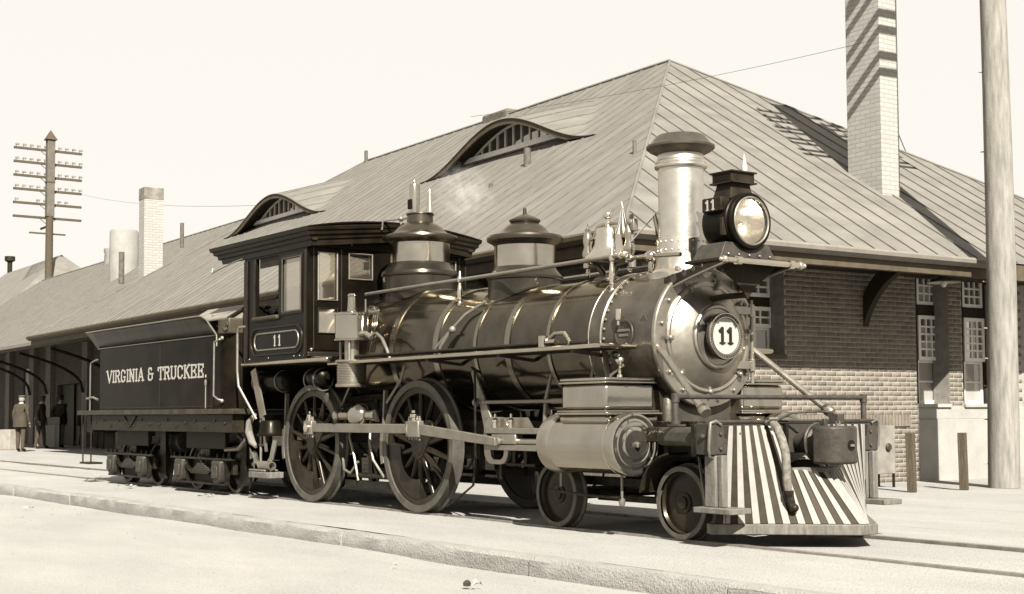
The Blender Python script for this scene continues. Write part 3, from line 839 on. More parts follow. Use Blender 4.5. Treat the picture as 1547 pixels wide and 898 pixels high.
MB().lathe([(.167, 3.930), (.163, 3.940), (0, 3.941)], (0, 0, ZB), (1, 0, 0), 48, cap=False).build('plate_disc', mat('plate_white', (.38, .353, .305), .5), plate)
mb = MB()
for r_ in (.207, .172): mb.tube([(3.946, r_*math.cos(2*PI*k/48), ZB+r_*math.sin(2*PI*k/48)) for k in range(48)], .004, 5, closed=True)
mb.build('plate_rim', BRASS, plate)
for dx in (-.098, .004):
    glyph('1', (0, 1, 0), (0, 0, 1), (1, 0, 0), (3.942, dx, ZB-.068), .138, 1.35, .22, .008).build('digit', BLKM, plate)
# arc of small raised marks round the plate rim (works lettering, too small to read)
mb = MB()
for k in range(52):
    a = 2*PI*k/52
    if k % 13 in (0,): continue
    y, z = .190*math.cos(a), ZB+.190*math.sin(a); ta = Vector((0, -math.sin(a), math.cos(a)))
    mb.bar(Vector((3.946, y, z))-Vector((0, math.cos(a), math.sin(a)))*.009, Vector((3.946, y, z))+Vector((0, math.cos(a), math.sin(a)))*.009, .007, .006, up=(1, 0, 0))
mb.build('rim_lettering', STEEL, plate, kind='stuff', weld=False)
# --- stack
XS = 3.37
stk = MB().lathe([(.33, 2.30), (.335, 2.37), (.31, 2.385), (.262, 2.41), (.245, 2.46), (.243, 2.52), (.243, 2.56), (.234, 2.56), (.234, 2.70), (.216, 2.705), (.215, 3.37), (.243, 3.375), (.25, 3.39), (.243, 3.405), (.236, 3.412), (.24, 3.425), (.234, 3.44), (.226, 3.45), (.212, 3.52)], (XS, 0, 0), n=56, cap=False).build('smokestack', STACK, lo, sharp=25)
MB().lathe([(.205, 3.50), (.24, 3.515), (.29, 3.54), (.322, 3.565), (.325, 3.585), (.30, 3.60), (.268, 3.635), (.235, 3.675), (.215, 3.69), (.19, 3.685), (.18, 3.60)], (XS, 0, 0), n=56, cap=False).build('stack_cap', CAPM, stk, sharp=40)
MB().lathe([(.0, 3.55), (.185, 3.55)], (XS, 0, 0), n=24, cap=False).build('stack_bore', SOOTSHADE, stk)
mb = MB()
for k in range(22):
    a = 2*PI*k/22
    for z in (2.59, 2.67): mb.sphere((XS+.236*math.cos(a), .236*math.sin(a), z), .009, 6)
mb.build('rivet_row', STACK, stk, kind='stuff', weld=False)
mb = MB()
for a in (40, 130, 220, 310): mb.lathe([(.028, 0), (.026, .03), (.015, .04), (0, .045)], (XS+.295*math.cos(R(a)), .295*math.sin(R(a)), 2.385), n=8)
mb.build('base_nut', STEEL, stk, kind='stuff')
# --- domes
def dome(name, X, prof, mats, extra=None):
    base = MB().lathe(prof['base'], (X, 0, 0), n=64, cap=False).build(name, mats[0], lo, sharp=28)
    MB().lathe(prof['shell'], (X, 0, 0), n=64, cap=False).build('dome_shell', mats[1], base, sharp=28)
    MB().lathe(prof['cap'], (X, 0, 0), n=64, cap=False).build('dome_cap', mats[2], base, sharp=25)
    return base
DCAP = mat('dome_cap_paint', (0.07, 0.058, 0.040), 0.28, 0.85, 0.15, 4.0)
sd_ = dome('steam_dome', -1.24, dict(
    base=[(.47, 2.30), (.455, 2.60), (.452, 2.72), (.465, 2.73), (.47, 2.75), (.458, 2.785), (.43, 2.81), (.395, 2.85), (.375, 2.875), (.366, 2.895)],
    shell=[(.363, 2.89), (.363, 3.13)],
    cap=[(.36, 3.13), (.375, 3.145), (.40, 3.16), (.448, 3.175), (.458, 3.20), (.45, 3.225), (.39, 3.245), (.345, 3.26), (.325, 3.275), (.30, 3.30), (.25, 3.345), (.19, 3.38), (.16, 3.392), (.157, 3.48), (.17, 3.49), (.168, 3.505), (.06, 3.51), (0, 3.51)]), (DOMED, DOMEB, DCAP))
MB().lathe([(.064, 3.50), (.062, 3.58), (.066, 3.66), (.068, 3.84), (.062, 3.865), (.02, 3.868), (.018, 3.91), (.010, 3.93), (0, 3.93)], (-1.29, -.05, 0), n=24).build('whistle', DOMEB, sd_, sharp=25)
MB().lathe([(.045, 3.50), (.04, 3.56), (.028, 3.60), (.026, 3.72), (.018, 3.76), (.012, 3.785), (0, 3.785)], (-1.07, .03, 0), n=16).build('safety_valve', BRASS, sd_, sharp=25)
MB().box(-1.33, -1.25, -.122, -.112, 3.56, 3.68).build('whistle_mouth', SOOTSHADE, sd_)
mb = MB(); mb.tube([(-1.40, -.05, 3.47), (-1.52, -.10, 3.47), (-1.72, -.22, 3.46), (-1.74, -.23, 3.44), (-1.75, -.235, 3.35)], .014, 6); mb.sphere((-1.52, -.10, 3.47), .035, 10); mb.cyl((-1.52, -.10, 3.40), (-1.52, -.10, 3.54), .012, n=6); mb.build('whistle_lever', STEEL, sd_)
sn = dome('sand_dome', .895, dict(
    base=[(.42, 2.28), (.404, 2.38), (.402, 2.51), (.415, 2.52), (.418, 2.545), (.40, 2.57), (.372, 2.60), (.35, 2.63), (.338, 2.655)],
    shell=[(.335, 2.65), (.335, 2.885)],
    cap=[(.332, 2.885), (.35, 2.905), (.375, 2.92), (.412, 2.94), (.42, 2.97), (.408, 2.995), (.34, 3.01), (.28, 3.025), (.258, 3.04), (.235, 3.075), (.20, 3.11), (.16, 3.135), (.15, 3.142), (.165, 3.155), (.172, 3.175), (.155, 3.19), (.10, 3.215), (.065, 3.23), (.035, 3.24), (.022, 3.25), (.020, 3.30), (.012, 3.315), (0, 3.315)]), (DOMED, DOMEB, DCAP))
# saddle plates beneath the domes
for X, r_ in ((-1.24, .50), (.895, .44)):
    rbb, zc = rb(X); mb = MB(); n = 40; v = []; f = []
    for k in range(n):
        a = 2*PI*k/n
        for rr, dz in ((r_, .006), (r_-.05, .03), (r_-.09, .10)):
            y = rr*math.sin(a); v.append((X+rr*math.cos(a), y, zc+math.sqrt(rbb**2-y*y)+dz))
    for k in range(n):
        for q in range(2): f.append((k*3+q, ((k+1) % n)*3+q, ((k+1) % n)*3+q+1, k*3+q+1))
    mb.add(v, f); mb.build('dome_flange', DOMED, sd_ if X < 0 else sn, sharp=40)
# --- bell
XBL = 2.30
bell = MB().lathe([(.0, 2.945), (.06, 2.945), (.11, 2.93), (.125, 2.90), (.13, 2.86), (.145, 2.76), (.17, 2.70), (.215, 2.655), (.255, 2.63), (.26, 2.615), (.245, 2.61), (.15, 2.70), (.11, 2.85)], (XBL, 0, 0), n=40, cap=False).build('bell', BRASS, lo, sharp=40)
mb = MB(); mb.lathe([(.035, 2.94), (.028, 2.98), (.02, 3.02), (.022, 3.03)], (XBL, 0, 0), n=16); mb.sphere((XBL, 0, 3.065), .047, 16); mb.build('bell_knob', BRASS, bell)
mb = MB(); mb.tube([(1.98, 0, 2.86), (2.03, 0, 2.845), (2.08, 0, 2.86), (2.11, 0, 2.92), (2.14, 0, 2.965), (2.22, 0, 2.975), (2.38, 0, 2.975), (2.46, 0, 2.965), (2.49, 0, 2.92), (2.52, 0, 2.86), (2.57, 0, 2.845), (2.62, 0, 2.86)], .020, 8); mb.build('bell_yoke', DOMEB, bell)
for X in (1.975, 2.625):
    MB().lathe([(.0, 2.44), (.018, 2.46), (.028, 2.50), (.018, 2.53), (.022, 2.55), (.05, 2.555), (.05, 2.60), (.03, 2.61), (.055, 2.66), (.06, 2.71), (.04, 2.77), (.045, 2.80), (.055, 2.84), (.04, 2.90), (.022, 2.93), (.03, 2.95), (.012, 2.98), (0, 3.02)], (X, 0, 0), n=20).build('bell_post', DOMEB, bell, sharp=40)
mb = MB(); mb.tube([(1.975, 0, 2.57), (2.15, 0, 2.55), (2.22, 0, 2.48), (2.24, 0, 2.41)], .032, 8); mb.tube([(2.625, 0, 2.57), (2.45, 0, 2.55), (2.38, 0, 2.48), (2.36, 0, 2.41)], .032, 8)
mb.lathe([(.16, 2.38), (.15, 2.42), (.07, 2.45), (0, 2.46)], (2.30, 0, 0), n=20); mb.build('bell_stand', DCAP, bell)
mb = MB(); mb.cyl((2.66, 0, 2.72), (2.66, 0, 3.03), .022, n=8); mb.sphere((2.66, 0, 2.95), .05, 8, (1, 1, .8)); mb.box(2.63, 2.72, -.03, .03, 2.86, 2.98); mb.cyl((2.66, 0, 2.5), (2.66, 0, 2.6), .04, n=8)
mb.build('bell_ringer', STEEL, bell, bevel=.006)
# small flags above the bell
FLW = mat('flag_white', (.72, .66, .55), .8)
FLD = mat('flag_dark', (.10, .08, .055), .8)
def flag(staff, t0, t1, b0, b1, n=9):
    root = MB().cyl(staff[0], staff[1], .007, n=6).build('flag_staff', WHITE, bell)
    t0, t1, b0, b1 = map(Vector, (t0, t1, b0, b1))
    for k in range(n):
        v = []; q = 6
        for i in range(q+1):
            t = i/q
            for e in (k/n, (k+1)/n):
                p = t0.lerp(t1, e).lerp(b0.lerp(b1, e), t); v.append((p.x, p.y+.018*math.sin(e*9+t*3)*t, p.z-.02*math.sin(e*PI)*t))
        MB().add(v, [(2*i, 2*i+1, 2*i+3, 2*i+2) for i in range(q)]).build('flag_stripe', FLD if k % 2 else FLW, root, sharp=180)
flag(((2.64, -.02, 2.84), (2.53, -.02, 3.17)), (2.545, -.03, 3.10), (2.58, -.03, 3.10), (2.44, -.03, 2.87), (2.69, -.03, 2.85))
flag(((2.68, -.02, 2.76), (3.06, -.02, 3.00)), (2.99, -.03, 2.955), (3.06, -.03, 3.0), (3.05, -.03, 2.76), (3.13, -.03, 2.80), 5)
# --- headlight
ZH = 2.775; XH0, XH1 = 3.87, 4.22
hl = MB().lathe([(.0, XH0-.02), (.16, XH0-.015), (.225, XH0+.01), (.235, XH0+.05), (.235, XH1-.05), (.252, XH1-.045), (.252, XH1-.02), (.243, XH1-.012), (.243, XH1+.02), (.255, XH1+.027), (.256, XH1+.045), (.247, XH1+.055), (.220, XH1+.058), (.205, XH1+.045), (.203, XH1+.02)], (0, 0, ZH), (1, 0, 0), 56, cap=False).build('headlight', BLK, lo, sharp=25)
MB().lathe([(.205, XH1+.02), (.19, XH1-.06), (.15, XH1-.14), (.09, XH1-.19), (0, XH1-.205)], (0, 0, ZH), (1, 0, 0), 40, cap=False).build('reflector', mat('silvered_reflector', (.80, .765, .70), .22, 1.0, .08, 9), hl, sharp=60)
MB().lathe([(0, XH1-.20), (.025, XH1-.18), (.03, XH1-.10), (.012, XH1-.07), (0, XH1-.07)], (0, 0, ZH), (1, 0, 0), 12).build('burner', BRASS, hl)
MB().lathe([(.206, XH1+.046), (.15, XH1+.056), (.08, XH1+.062), (0, XH1+.064)], (0, 0, ZH), (1, 0, 0), 40, cap=False).build('headlight_lens', LENS, hl)
MB().tube([(XH1+.056, .212*math.cos(2*PI*k/48), ZH+.212*math.sin(2*PI*k/48)) for k in range(48)], .010, 6, closed=True).build('lens_rim', STEEL, hl)
mb = MB()
v = [(3.93, -.15, 2.98), (4.17, -.15, 2.98), (4.17, .15, 2.98), (3.93, .15, 2.98), (3.965, -.115, 3.13), (4.15, -.115, 3.13), (4.15, .115, 3.13), (3.965, .115, 3.13)]
mb.add(v, [(0, 1, 2, 3), (4, 7, 6, 5), (0, 4, 5, 1), (1, 5, 6, 2), (2, 6, 7, 3), (3, 7, 4, 0)])
mb.box(3.935, 4.18, -.145, .145, 3.13, 3.225); mb.build('headlight_chimney', BLKM, hl, bevel=.006)
mb = MB(); mb.box(3.915, 4.20, -.16, .16, 3.126, 3.14); mb.box(3.915, 4.20, -.16, .16, 3.222, 3.235); mb.build('chimney_flange', BLKM, hl)
MB().box(3.96, 4.15, -.149, -.144, 3.15, 3.205).build('chimney_vent', SOOTSHADE, hl)
MB().lathe([(0, 0), (.026, .01), (.030, .05), (.018, .11), (.006, .17), (0, .19)], (4.10, .10, 3.235), n=12).build('lamp_finial', LETT, hl)
mb = MB(); mb.box(3.92, 4.16, -.262, -.15, 2.865, 2.99); mb.build('number_board', BLKM, hl, bevel=.008)
for x in (3.965, 4.035): glyph('1', (1, 0, 0), (0, 0, 1), (0, -1, 0), (x, -.2625, 2.88), .085, 1.25, .2, .004).build('digit', LETT, hl)
MB().box(4.155, 4.19, -.275, -.225, 2.64, 2.80).build('headlight_hinge', BLKM, hl, bevel=.004)
mb = MB()
v = [(3.88, -.36, 2.425), (4.24, -.36, 2.425), (4.24, .36, 2.425), (3.88, .36, 2.425), (3.90, -.27, 2.58), (4.22, -.27, 2.58), (4.22, .27, 2.58), (3.90, .27, 2.58)]
mb.add(v, [(0, 1, 2, 3), (4, 7, 6, 5), (0, 4, 5, 1), (1, 5, 6, 2), (2, 6, 7, 3), (3, 7, 4, 0)])
hb = mb.build('headlight_base', CASTI, lo, bevel=.006)
mb = MB()
for k in range(5): mb.sphere((4.243, -.26+.13*k, 2.47), .011, 6)
mb.build('rivet_row', STEEL, hb, kind='stuff')
hp = MB().box(3.86, 4.42, -.43, .43, 2.395, 2.425).build('headlight_platform', BLKM, lo, bevel=.006)
# scrolled side brackets of the platform, with pierced holes
for s_ in (-1, 1):
    mb = MB(); n = 20; up = []; dn = []
    for i in range(n+1):
        t = i/n; x = 3.58+.84*t
        up.append((x, 2.30+.095*min(1, t*1.25)**.8)); dn.append((x, 2.16+.23*t**.75))
    v = [(x, s_*.42, z) for x, z in up]+[(x, s_*.42, z) for x, z in dn]+[(x, s_*.40, z) for x, z in up]+[(x, s_*.40, z) for x, z in dn]
    N = n+1; f = []
    for i in range(n):
        f += [(i, i+1, N+i+1, N+i), (2*N+i, 3*N+i, 3*N+i+1, 2*N+i+1), (i, 2*N+i, 2*N+i+1, i+1), (N+i, N+i+1, 3*N+i+1, 3*N+i)]
    mb.add(v, f); b_ = mb.build('platform_bracket', BLKM, hp, sharp=40)
    mb = MB()
    for (x, z, rx) in ((3.70, 2.285, .045), (3.84, 2.322, .034), (3.96, 2.35, .026), (4.07, 2.368, .019)):
        mb.lathe([(rx, -.002), (0, -.002)], (x, s_*.4225, z), (0, s_*1.0, 0), 14, cap=False); mb.lathe([(rx, .0), (rx*.75, .004)], (x, s_*.4215, z), (0, s_*1.0, 0), 14, cap=False)
    mb.build('bracket_opening', SMOKEB, hp, kind='stuff')
    MB().tube([(3.58, s_*.41, 2.15)]+[(x, s_*.41, z) for x, z in dn], .014, 6).build('bracket_edge', STEEL, hp)
MB().add([(4.36, -.40, 2.39), (4.36, .40, 2.39), (4.22, .10, 2.12), (3.95, 0, 1.98), (4.22, -.10, 2.12), (4.34, -.40, 2.39), (4.34, .40, 2.39)], [(0, 1, 2, 3, 4)]).build('platform_stay', BLKM, hp) if False else None
mb = MB(); mb.prism([(4.20, -.38, 2.394), (4.20, .38, 2.394), (4.20, .07, 2.17), (4.20, 0, 2.08), (4.20, -.07, 2.17)], (.02, 0, 0)); mb.build('platform_stay', BLKM, hp, sharp=20)
mb = MB(); mb.tube([(3.70, -.04, 2.10), (3.95, -.03, 2.12), (4.2, 0, 2.12)], .03, 6); mb.build('stay_rod', BLKM, hp)
fr = MB(); fr.tube([(4.46, -.50, 2.385), (4.46, .40, 2.385)], .026, 10); fr.sphere((4.46, -.52, 2.385), .034, 10); fr.sphere((4.46, -.565, 2.385), .02, 8)
for y in (-.36, .30): fr.tube([(4.46, y-.03, 2.385), (4.46, y+.03, 2.385)], .038, 10)
fr.sphere((4.46, .42, 2.385), .036, 10); fr.sphere((4.46, .47, 2.385), .022, 8)
fr.build('front_handrail', BRASS, hp, sharp=40)
# --- long boiler handrails
def hpost(x, y, zr, zb_):
    h = zr-zb_
    return MB().lathe([(.026, 0), (.030, .02), (.018, .035), (.017, h*.22), (.026, h*.26), (.022, h*.32), (.034, h*.45), (.026, h*.65), (.016, h*.88), (.026, h*.92), (.032, h), (.026, h+.03), (.014, h+.045), (.012, h+.09), (0, h+.11)], (x, y, zb_), n=14)
for s_ in (-1, 1):
    y = .455*s_
    hr = MB().tube([(-1.72, y*1.05, 2.535), (-.8, y, 2.545), (1, y, 2.55), (3.02, y, 2.56)], .022, 8).build('handrail', STEEL, lo)
    MB().lathe([(.022, 0), (.035, .01), (.035, .03), (.025, .035), (.025, .05), (.038, .07), (.034, .10), (0, .125)], (3.0, y, 2.56), (1, 0, 0), 14).build('rail_finial', BRASS, hr, sharp=40)
    for x in (.30, 2.89):
        r_, zc = rb(x); zb_ = zc+math.sqrt(r_*r_-y*y)-.015
        hpost(x, y, 2.55, zb_).build('rail_post', BRASS, hr, sharp=40)
mb = MB(); mb.tube([(3.06, -.36, 2.535), (3.30, -.40, 2.528), (3.78, -.40, 2.50)], .020, 8); mb.sphere((3.05, -.36, 2.535), .040, 12); mb.sphere((3.38, -.40, 2.52), .058, 14); mb.lathe([(.02, 0), (.03, -.06), (.015, -.11), (0, -.12)], (3.38, -.40, 2.48), n=8)
both(mb, 'stack_rail', DOMEB, lo, sharp=50)
# --- smokebox braces
mb = MB(); mb.tube([(3.47, -.52, 1.83), (3.53, -.56, 1.79), (4.44, -.775, 1.09)], .031, 10); mb.lathe([(.045, 0), (.055, .05), (.05, .09)], (4.41, -.768, 1.12), (.75, -.17, -.6), 12); mb.build('front_brace', GRAPH, lo)
mb = MB(); mb.tube([(3.47, .52, 1.83), (3.53, .56, 1.79), (4.44, .775, 1.09)], .031, 10); mb.lathe([(.045, 0), (.055, .05), (.05, .09)], (4.41, .768, 1.12), (.75, .17, -.6), 12); mb.build('front_brace', GRAPH, lo)
mb = MB(); mb.lathe([(.09, 0), (.09, .02), (.045, .025), (.045, .05), (0, .055)], (3.47, -.56, 1.86), (0, -1, .15), 16); mb.bar((3.40, -.60, 1.78), (3.56, -.60, 1.93), .05, .10); mb.build('brace_bracket', CASTI, lo, bevel=.005)
both(MB().cyl((3.22, -.66, 1.93), (3.22, -.66, 2.03), .028, n=12).cyl((3.24, -.68, 1.88), (3.24, -.68, 1.92), .014, n=8), 'oil_cup', BRASS, lo)
both(MB().cyl((3.36, -.60, 1.69), (3.37, -.70, 1.69), .022, n=10).cyl((3.37, -.69, 1.69), (3.375, -.76, 1.69), .012, n=8), 'washout_plug', BRASS, lo)
# maker's plate: a round cast plate on the smokebox side
for s_ in (-1, 1):
    a0 = R(3); cx_ = 3.28; mb = MB(); n = 32; v = []; f = []
    for rr, d in ((.0, .652), (.105, .652), (.112, .658), (.125, .658), (.13, .648)):
        for k in range(n):
            a = 2*PI*k/n; ang = a0+rr*math.sin(a)/.64
            v.append((cx_+rr*math.cos(a), s_*d*math.cos(ang), ZB+d*math.sin(ang)))
    for i in range(4):
        for k in range(n): f.append((i*n+k, i*n+(k+1) % n, (i+1)*n+(k+1) % n, (i+1)*n+k))
    mp = (mb.add(v, f)).build('maker_plate', CASTI, lo, sharp=40)
    mb = MB()
    for (z, n_, w_) in ((.03, 11, .16), (-.015, 7, .11)):
        for k in range(n_):
            x = cx_-w_/2+w_*k/(n_-1); mb.bar((x, s_*.655, ZB+.035+z-.01), (x, s_*.655, ZB+.035+z+.012), .008, .006, up=(0, 1, 0))
    mb.build('plate_lettering', STEEL, mp, kind='stuff')
# --- running boards
for s_ in (-1, 1):
    mb = MB(); mb.box(-1.50, 3.46, min(s_*.66, s_*1.10), max(s_*.66, s_*1.10), 1.655, 1.685)
    rbd = mb.build('running_board', BLKM, lo, bevel=.004)
    MB().tube([(-1.50, s_*1.105, 1.672), (3.42, s_*1.105, 1.672), (3.465, s_*1.09, 1.672), (3.47, s_*1.04, 1.672), (3.47, s_*.68, 1.672)], .022, 8).build('board_edging', DOMEB, rbd)
    mb = MB()
    for x in (.6, 1.9, 3.05): mb.bar((x, s_*.64, 1.60), (x, s_*1.08, 1.645), .05, .03)
    mb.build('board_bracket', CASTI, rbd, kind='stuff')
    MB().tube([(-1.2, s_*1.0, 1.74), (0, s_*.98, 1.735), (1.3, s_*.96, 1.735), (2.4, s_*.95, 1.735)], .021, 8).build('train_pipe', GRIME, rbd)
    mb = MB(); mb.cyl((2.45, s_*.95, 1.69), (2.45, s_*.95, 1.81), .045, n=14); mb.tube([(2.47, s_*.93, 1.75), (2.58, s_*.90, 1.83), (2.68, s_*.87, 1.83), (2.73, s_*.85, 1.75), (2.70, s_*.85, 1.68)], .022, 8); mb.cyl((2.52, s_*.95, 1.745), (2.66, s_*.95, 1.745), .030, n=12)
    mb.build('check_valve', DOMEB, rbd)
    mb = MB(); mb.tube([(.86, s_*.50, 2.27), (.62, s_*.60, 2.14), (.50, s_*.70, 1.98), (.36, s_*.75, 1.80), (.34, s_*.76, 1.68)], .018, 8); mb.sphere((.52, s_*.70, 1.98), .04, 10); mb.tube([(.46, s_*.70, 1.96), (.29, s_*.76, 1.80), (.26, s_*.77, 1.68)], .014, 8)
    mb.build('sand_pipe', STEEL, rbd)
    mb = MB(); mb.tube([(-.9, s_*.86, 1.98), (-.78, s_*.88, 2.0), (-.62, s_*.90, 1.93), (-.48, s_*.92, 1.80), (-.42, s_*.92, 1.70)], .019, 8); mb.cyl((-1.0, s_*.86, 1.98), (-.88, s_*.86, 1.98), .035, n=10)
    mb.build('steam_pipe', STEEL, rbd)
# injector elbow and gauge pipes against the cab front
both(MB().lathe([(.0, 0), (.085, 0), (.085, .04), (.06, .05), (.06, .14), (0, .14)], (-1.34, -.56, 2.28), (0, -1, 0), 20).lathe([(.012, 0), (.012, .16)], (-1.34, -.70, 2.28), (0, 0, 1), 8), 'steam_valve', CYLM, lo)
mb = MB()
for i in range(3): mb.tube([(-1.18+.05*i, -.68, 2.24), (-1.14+.05*i, -.73, 2.12), (-1.17+.05*i, -.76, 1.98), (-1.22+.05*i, -.77, 1.80)], .010, 6)
both(mb, 'copper_pipes', DOMEB, lo)
# --- air pump
def pump():
    mb = MB(); mb.lathe([(.0, 1.925), (.205, 1.925), (.208, 1.94), (.195, 1.95), (.195, 2.215), (.205, 2.225), (.205, 2.245), (.18, 2.255), (.07, 2.26), (.055, 2.28), (.045, 2.44), (.055, 2.45), (.04, 2.475), (0, 2.48)], (-1.14, -1.0, 0), n=36)
    p = mb.build('air_pump', CYLM, lo, sharp=28)
    MB().lathe([(.085, 1.70), (.085, 1.93)], (-1.14, -1.0, 0), n=20).build('pump_centre', GRAPH, p)
    mb = MB(); pr = [(.0, 1.39), (.185, 1.39), (.19, 1.40), (.19, 1.42), (.175, 1.43)]
    z = 1.435
    for i in range(13): pr += [(.165, z), (.172, z+.004), (.172, z+.012), (.165, z+.016)]; z += .0185
    pr += [(.175, z), (.19, z+.004), (.19, z+.025), (0, z+.026)]
    mb.lathe(pr, (-1.14, -1.0, 0), n=36); mb.build('pump_cylinder', GRAPH, p, sharp=28)
    mb = MB(); mb.cyl((-1.30, -1.06, 1.70), (-1.30, -1.06, 1.92), .015, n=6); mb.cyl((-1.02, -1.1, 1.70), (-1.02, -1.1, 1.92), .015, n=6); mb.tube([(-.95, -.98, 2.0), (-.88, -.96, 2.0), (-.80, -.94, 1.95)], .03, 8)
    mb.build('pump_stay', STEEL, p)
pump()
# --- smoke and steam parts below: firebox, ashpan, frames
MB().box(-2.35, .10, -.52, .52, .62, 1.62).build('firebox', BLKM, lo, bevel=.02)
fb = MB(); fb.box(-3.4, 4.20, -.60, -.50, .70, .98); fb.mirror()
both(MB().box(-3.4, .9, -.61, -.52, .60, .74).box(-3.4, 4.2, -.612, -.52, .86, 1.0), 'frame_bar', GRIME, lo, bevel=.006)
mb = MB()
for x in (-2.80, -2.14, -.33, .33): mb.box(x-.07, x+.07, -.63, -.50, .42, 1.04)
for x in (-2.4735, 0): mb.box(x-.2, x+.2, -.64, -.5, .36, .44)
both(mb, 'axlebox_pedestal', GRIME, lo, kind='stuff')
# leaf springs over the drivers' axle boxes and equaliser
def spring(xc, z0, L=.9):
    mb = MB()
    for i in range(7):
        l = L*(1-i*.12); n = 8
        pts = [(xc-l/2+l*k/n, z0-.02*i+.10*(1-(2*k/n-1)**2)*-1+.10) for k in range(n+1)]
        for (a, b), (c, d) in zip(pts[:-1], pts[1:]): mb.bar((a, -.58, b), (c, -.58, d), .09, .017)
    mb.box(xc-.06, xc+.06, -.64, -.52, z0-.18, z0+.03)
    return mb
both(spring(-1.24, .62, .9), 'leaf_spring', GRIME, lo, kind='stuff')
both(MB().tube([(-2.0, -.60, 1.24), (-1.24, -.60, 1.28), (-.5, -.60, 1.24)], .04, 6).cyl((-1.24, -.60, 1.1), (-1.24, -.60, 1.3), .03, n=8), 'equaliser', GRIME, lo)
mb = MB(); mb.lathe([(.08, 0), (.08, .05), (.055, .06), (.055, .32), (.09, .34), (.13, .40), (.145, .47), (.14, .56), (.10, .62), (.06, .64), (.06, .80), (.075, .81), (.075, .86), (0, .87)], (-1.72, -.86, 1.06), (1, .05, 0), 20)
both(mb, 'injector', CYLM, lo, sharp=35)
mb = MB()
for pts in ([(-1.70, -.80, .55), (-1.60, -.84, .42), (-1.45, -.84, .38), (-1.30, -.82, .52)], [(-1.05, -.80, 1.0), (-1.0, -.84, .75), (-.92, -.84, .55), (-.70, -.82, .35)], [(-1.55, -.78, 1.1), (-1.50, -.82, .8), (-1.36, -.84, .58), (-1.30, -.82, .30)],
            [(-1.9, -.72, 1.15), (-1.5, -.80, 1.45), (-1.2, -.84, 1.62)], [(-.3, -.80, 1.62), (-.35, -.82, 1.45), (-.62, -.84, 1.2)]): mb.tube(pts, .016, 6)
both(mb, 'injector_pipes', STEEL, lo, kind='stuff')
both(MB().box(-1.65, -.55, -.80, -.72, .22, .30).box(-1.1, -1.02, -.80, -.70, .3, .9).cyl((-1.55, -.80, .36), (-.6, -.80, .36), .03, n=8), 'brake_rigging', GRIME, lo, kind='stuff')
# air reservoirs slung beneath the cab
both(MB().lathe([(.0, 0), (.08, .01), (.125, .04), (.13, .08), (.13, .86), (.125, .90), (.08, .93), (0, .94)], (-3.84, -.88, 1.50), (1, 0, 0), 28), 'air_reservoir', BLK, lo)
both(MB().lathe([(.0, 0), (.06, .01), (.10, .04), (.105, .06), (.105, .36), (.09, .38), (.04, .40), (.035, .44), (0, .44)], (-2.36, -.88, 1.53), (1, 0, 0), 24), 'air_reservoir', BLK, lo)
for x in (-3.76, -3.10, -2.30, -2.06): both(MB().tube([(x, -.88+.137*math.cos(a), 1.50+.137*math.sin(a)) for a in [2*PI*k/20 for k in range(20)]], .010, 5, closed=True), 'reservoir_strap', STEEL, lo)
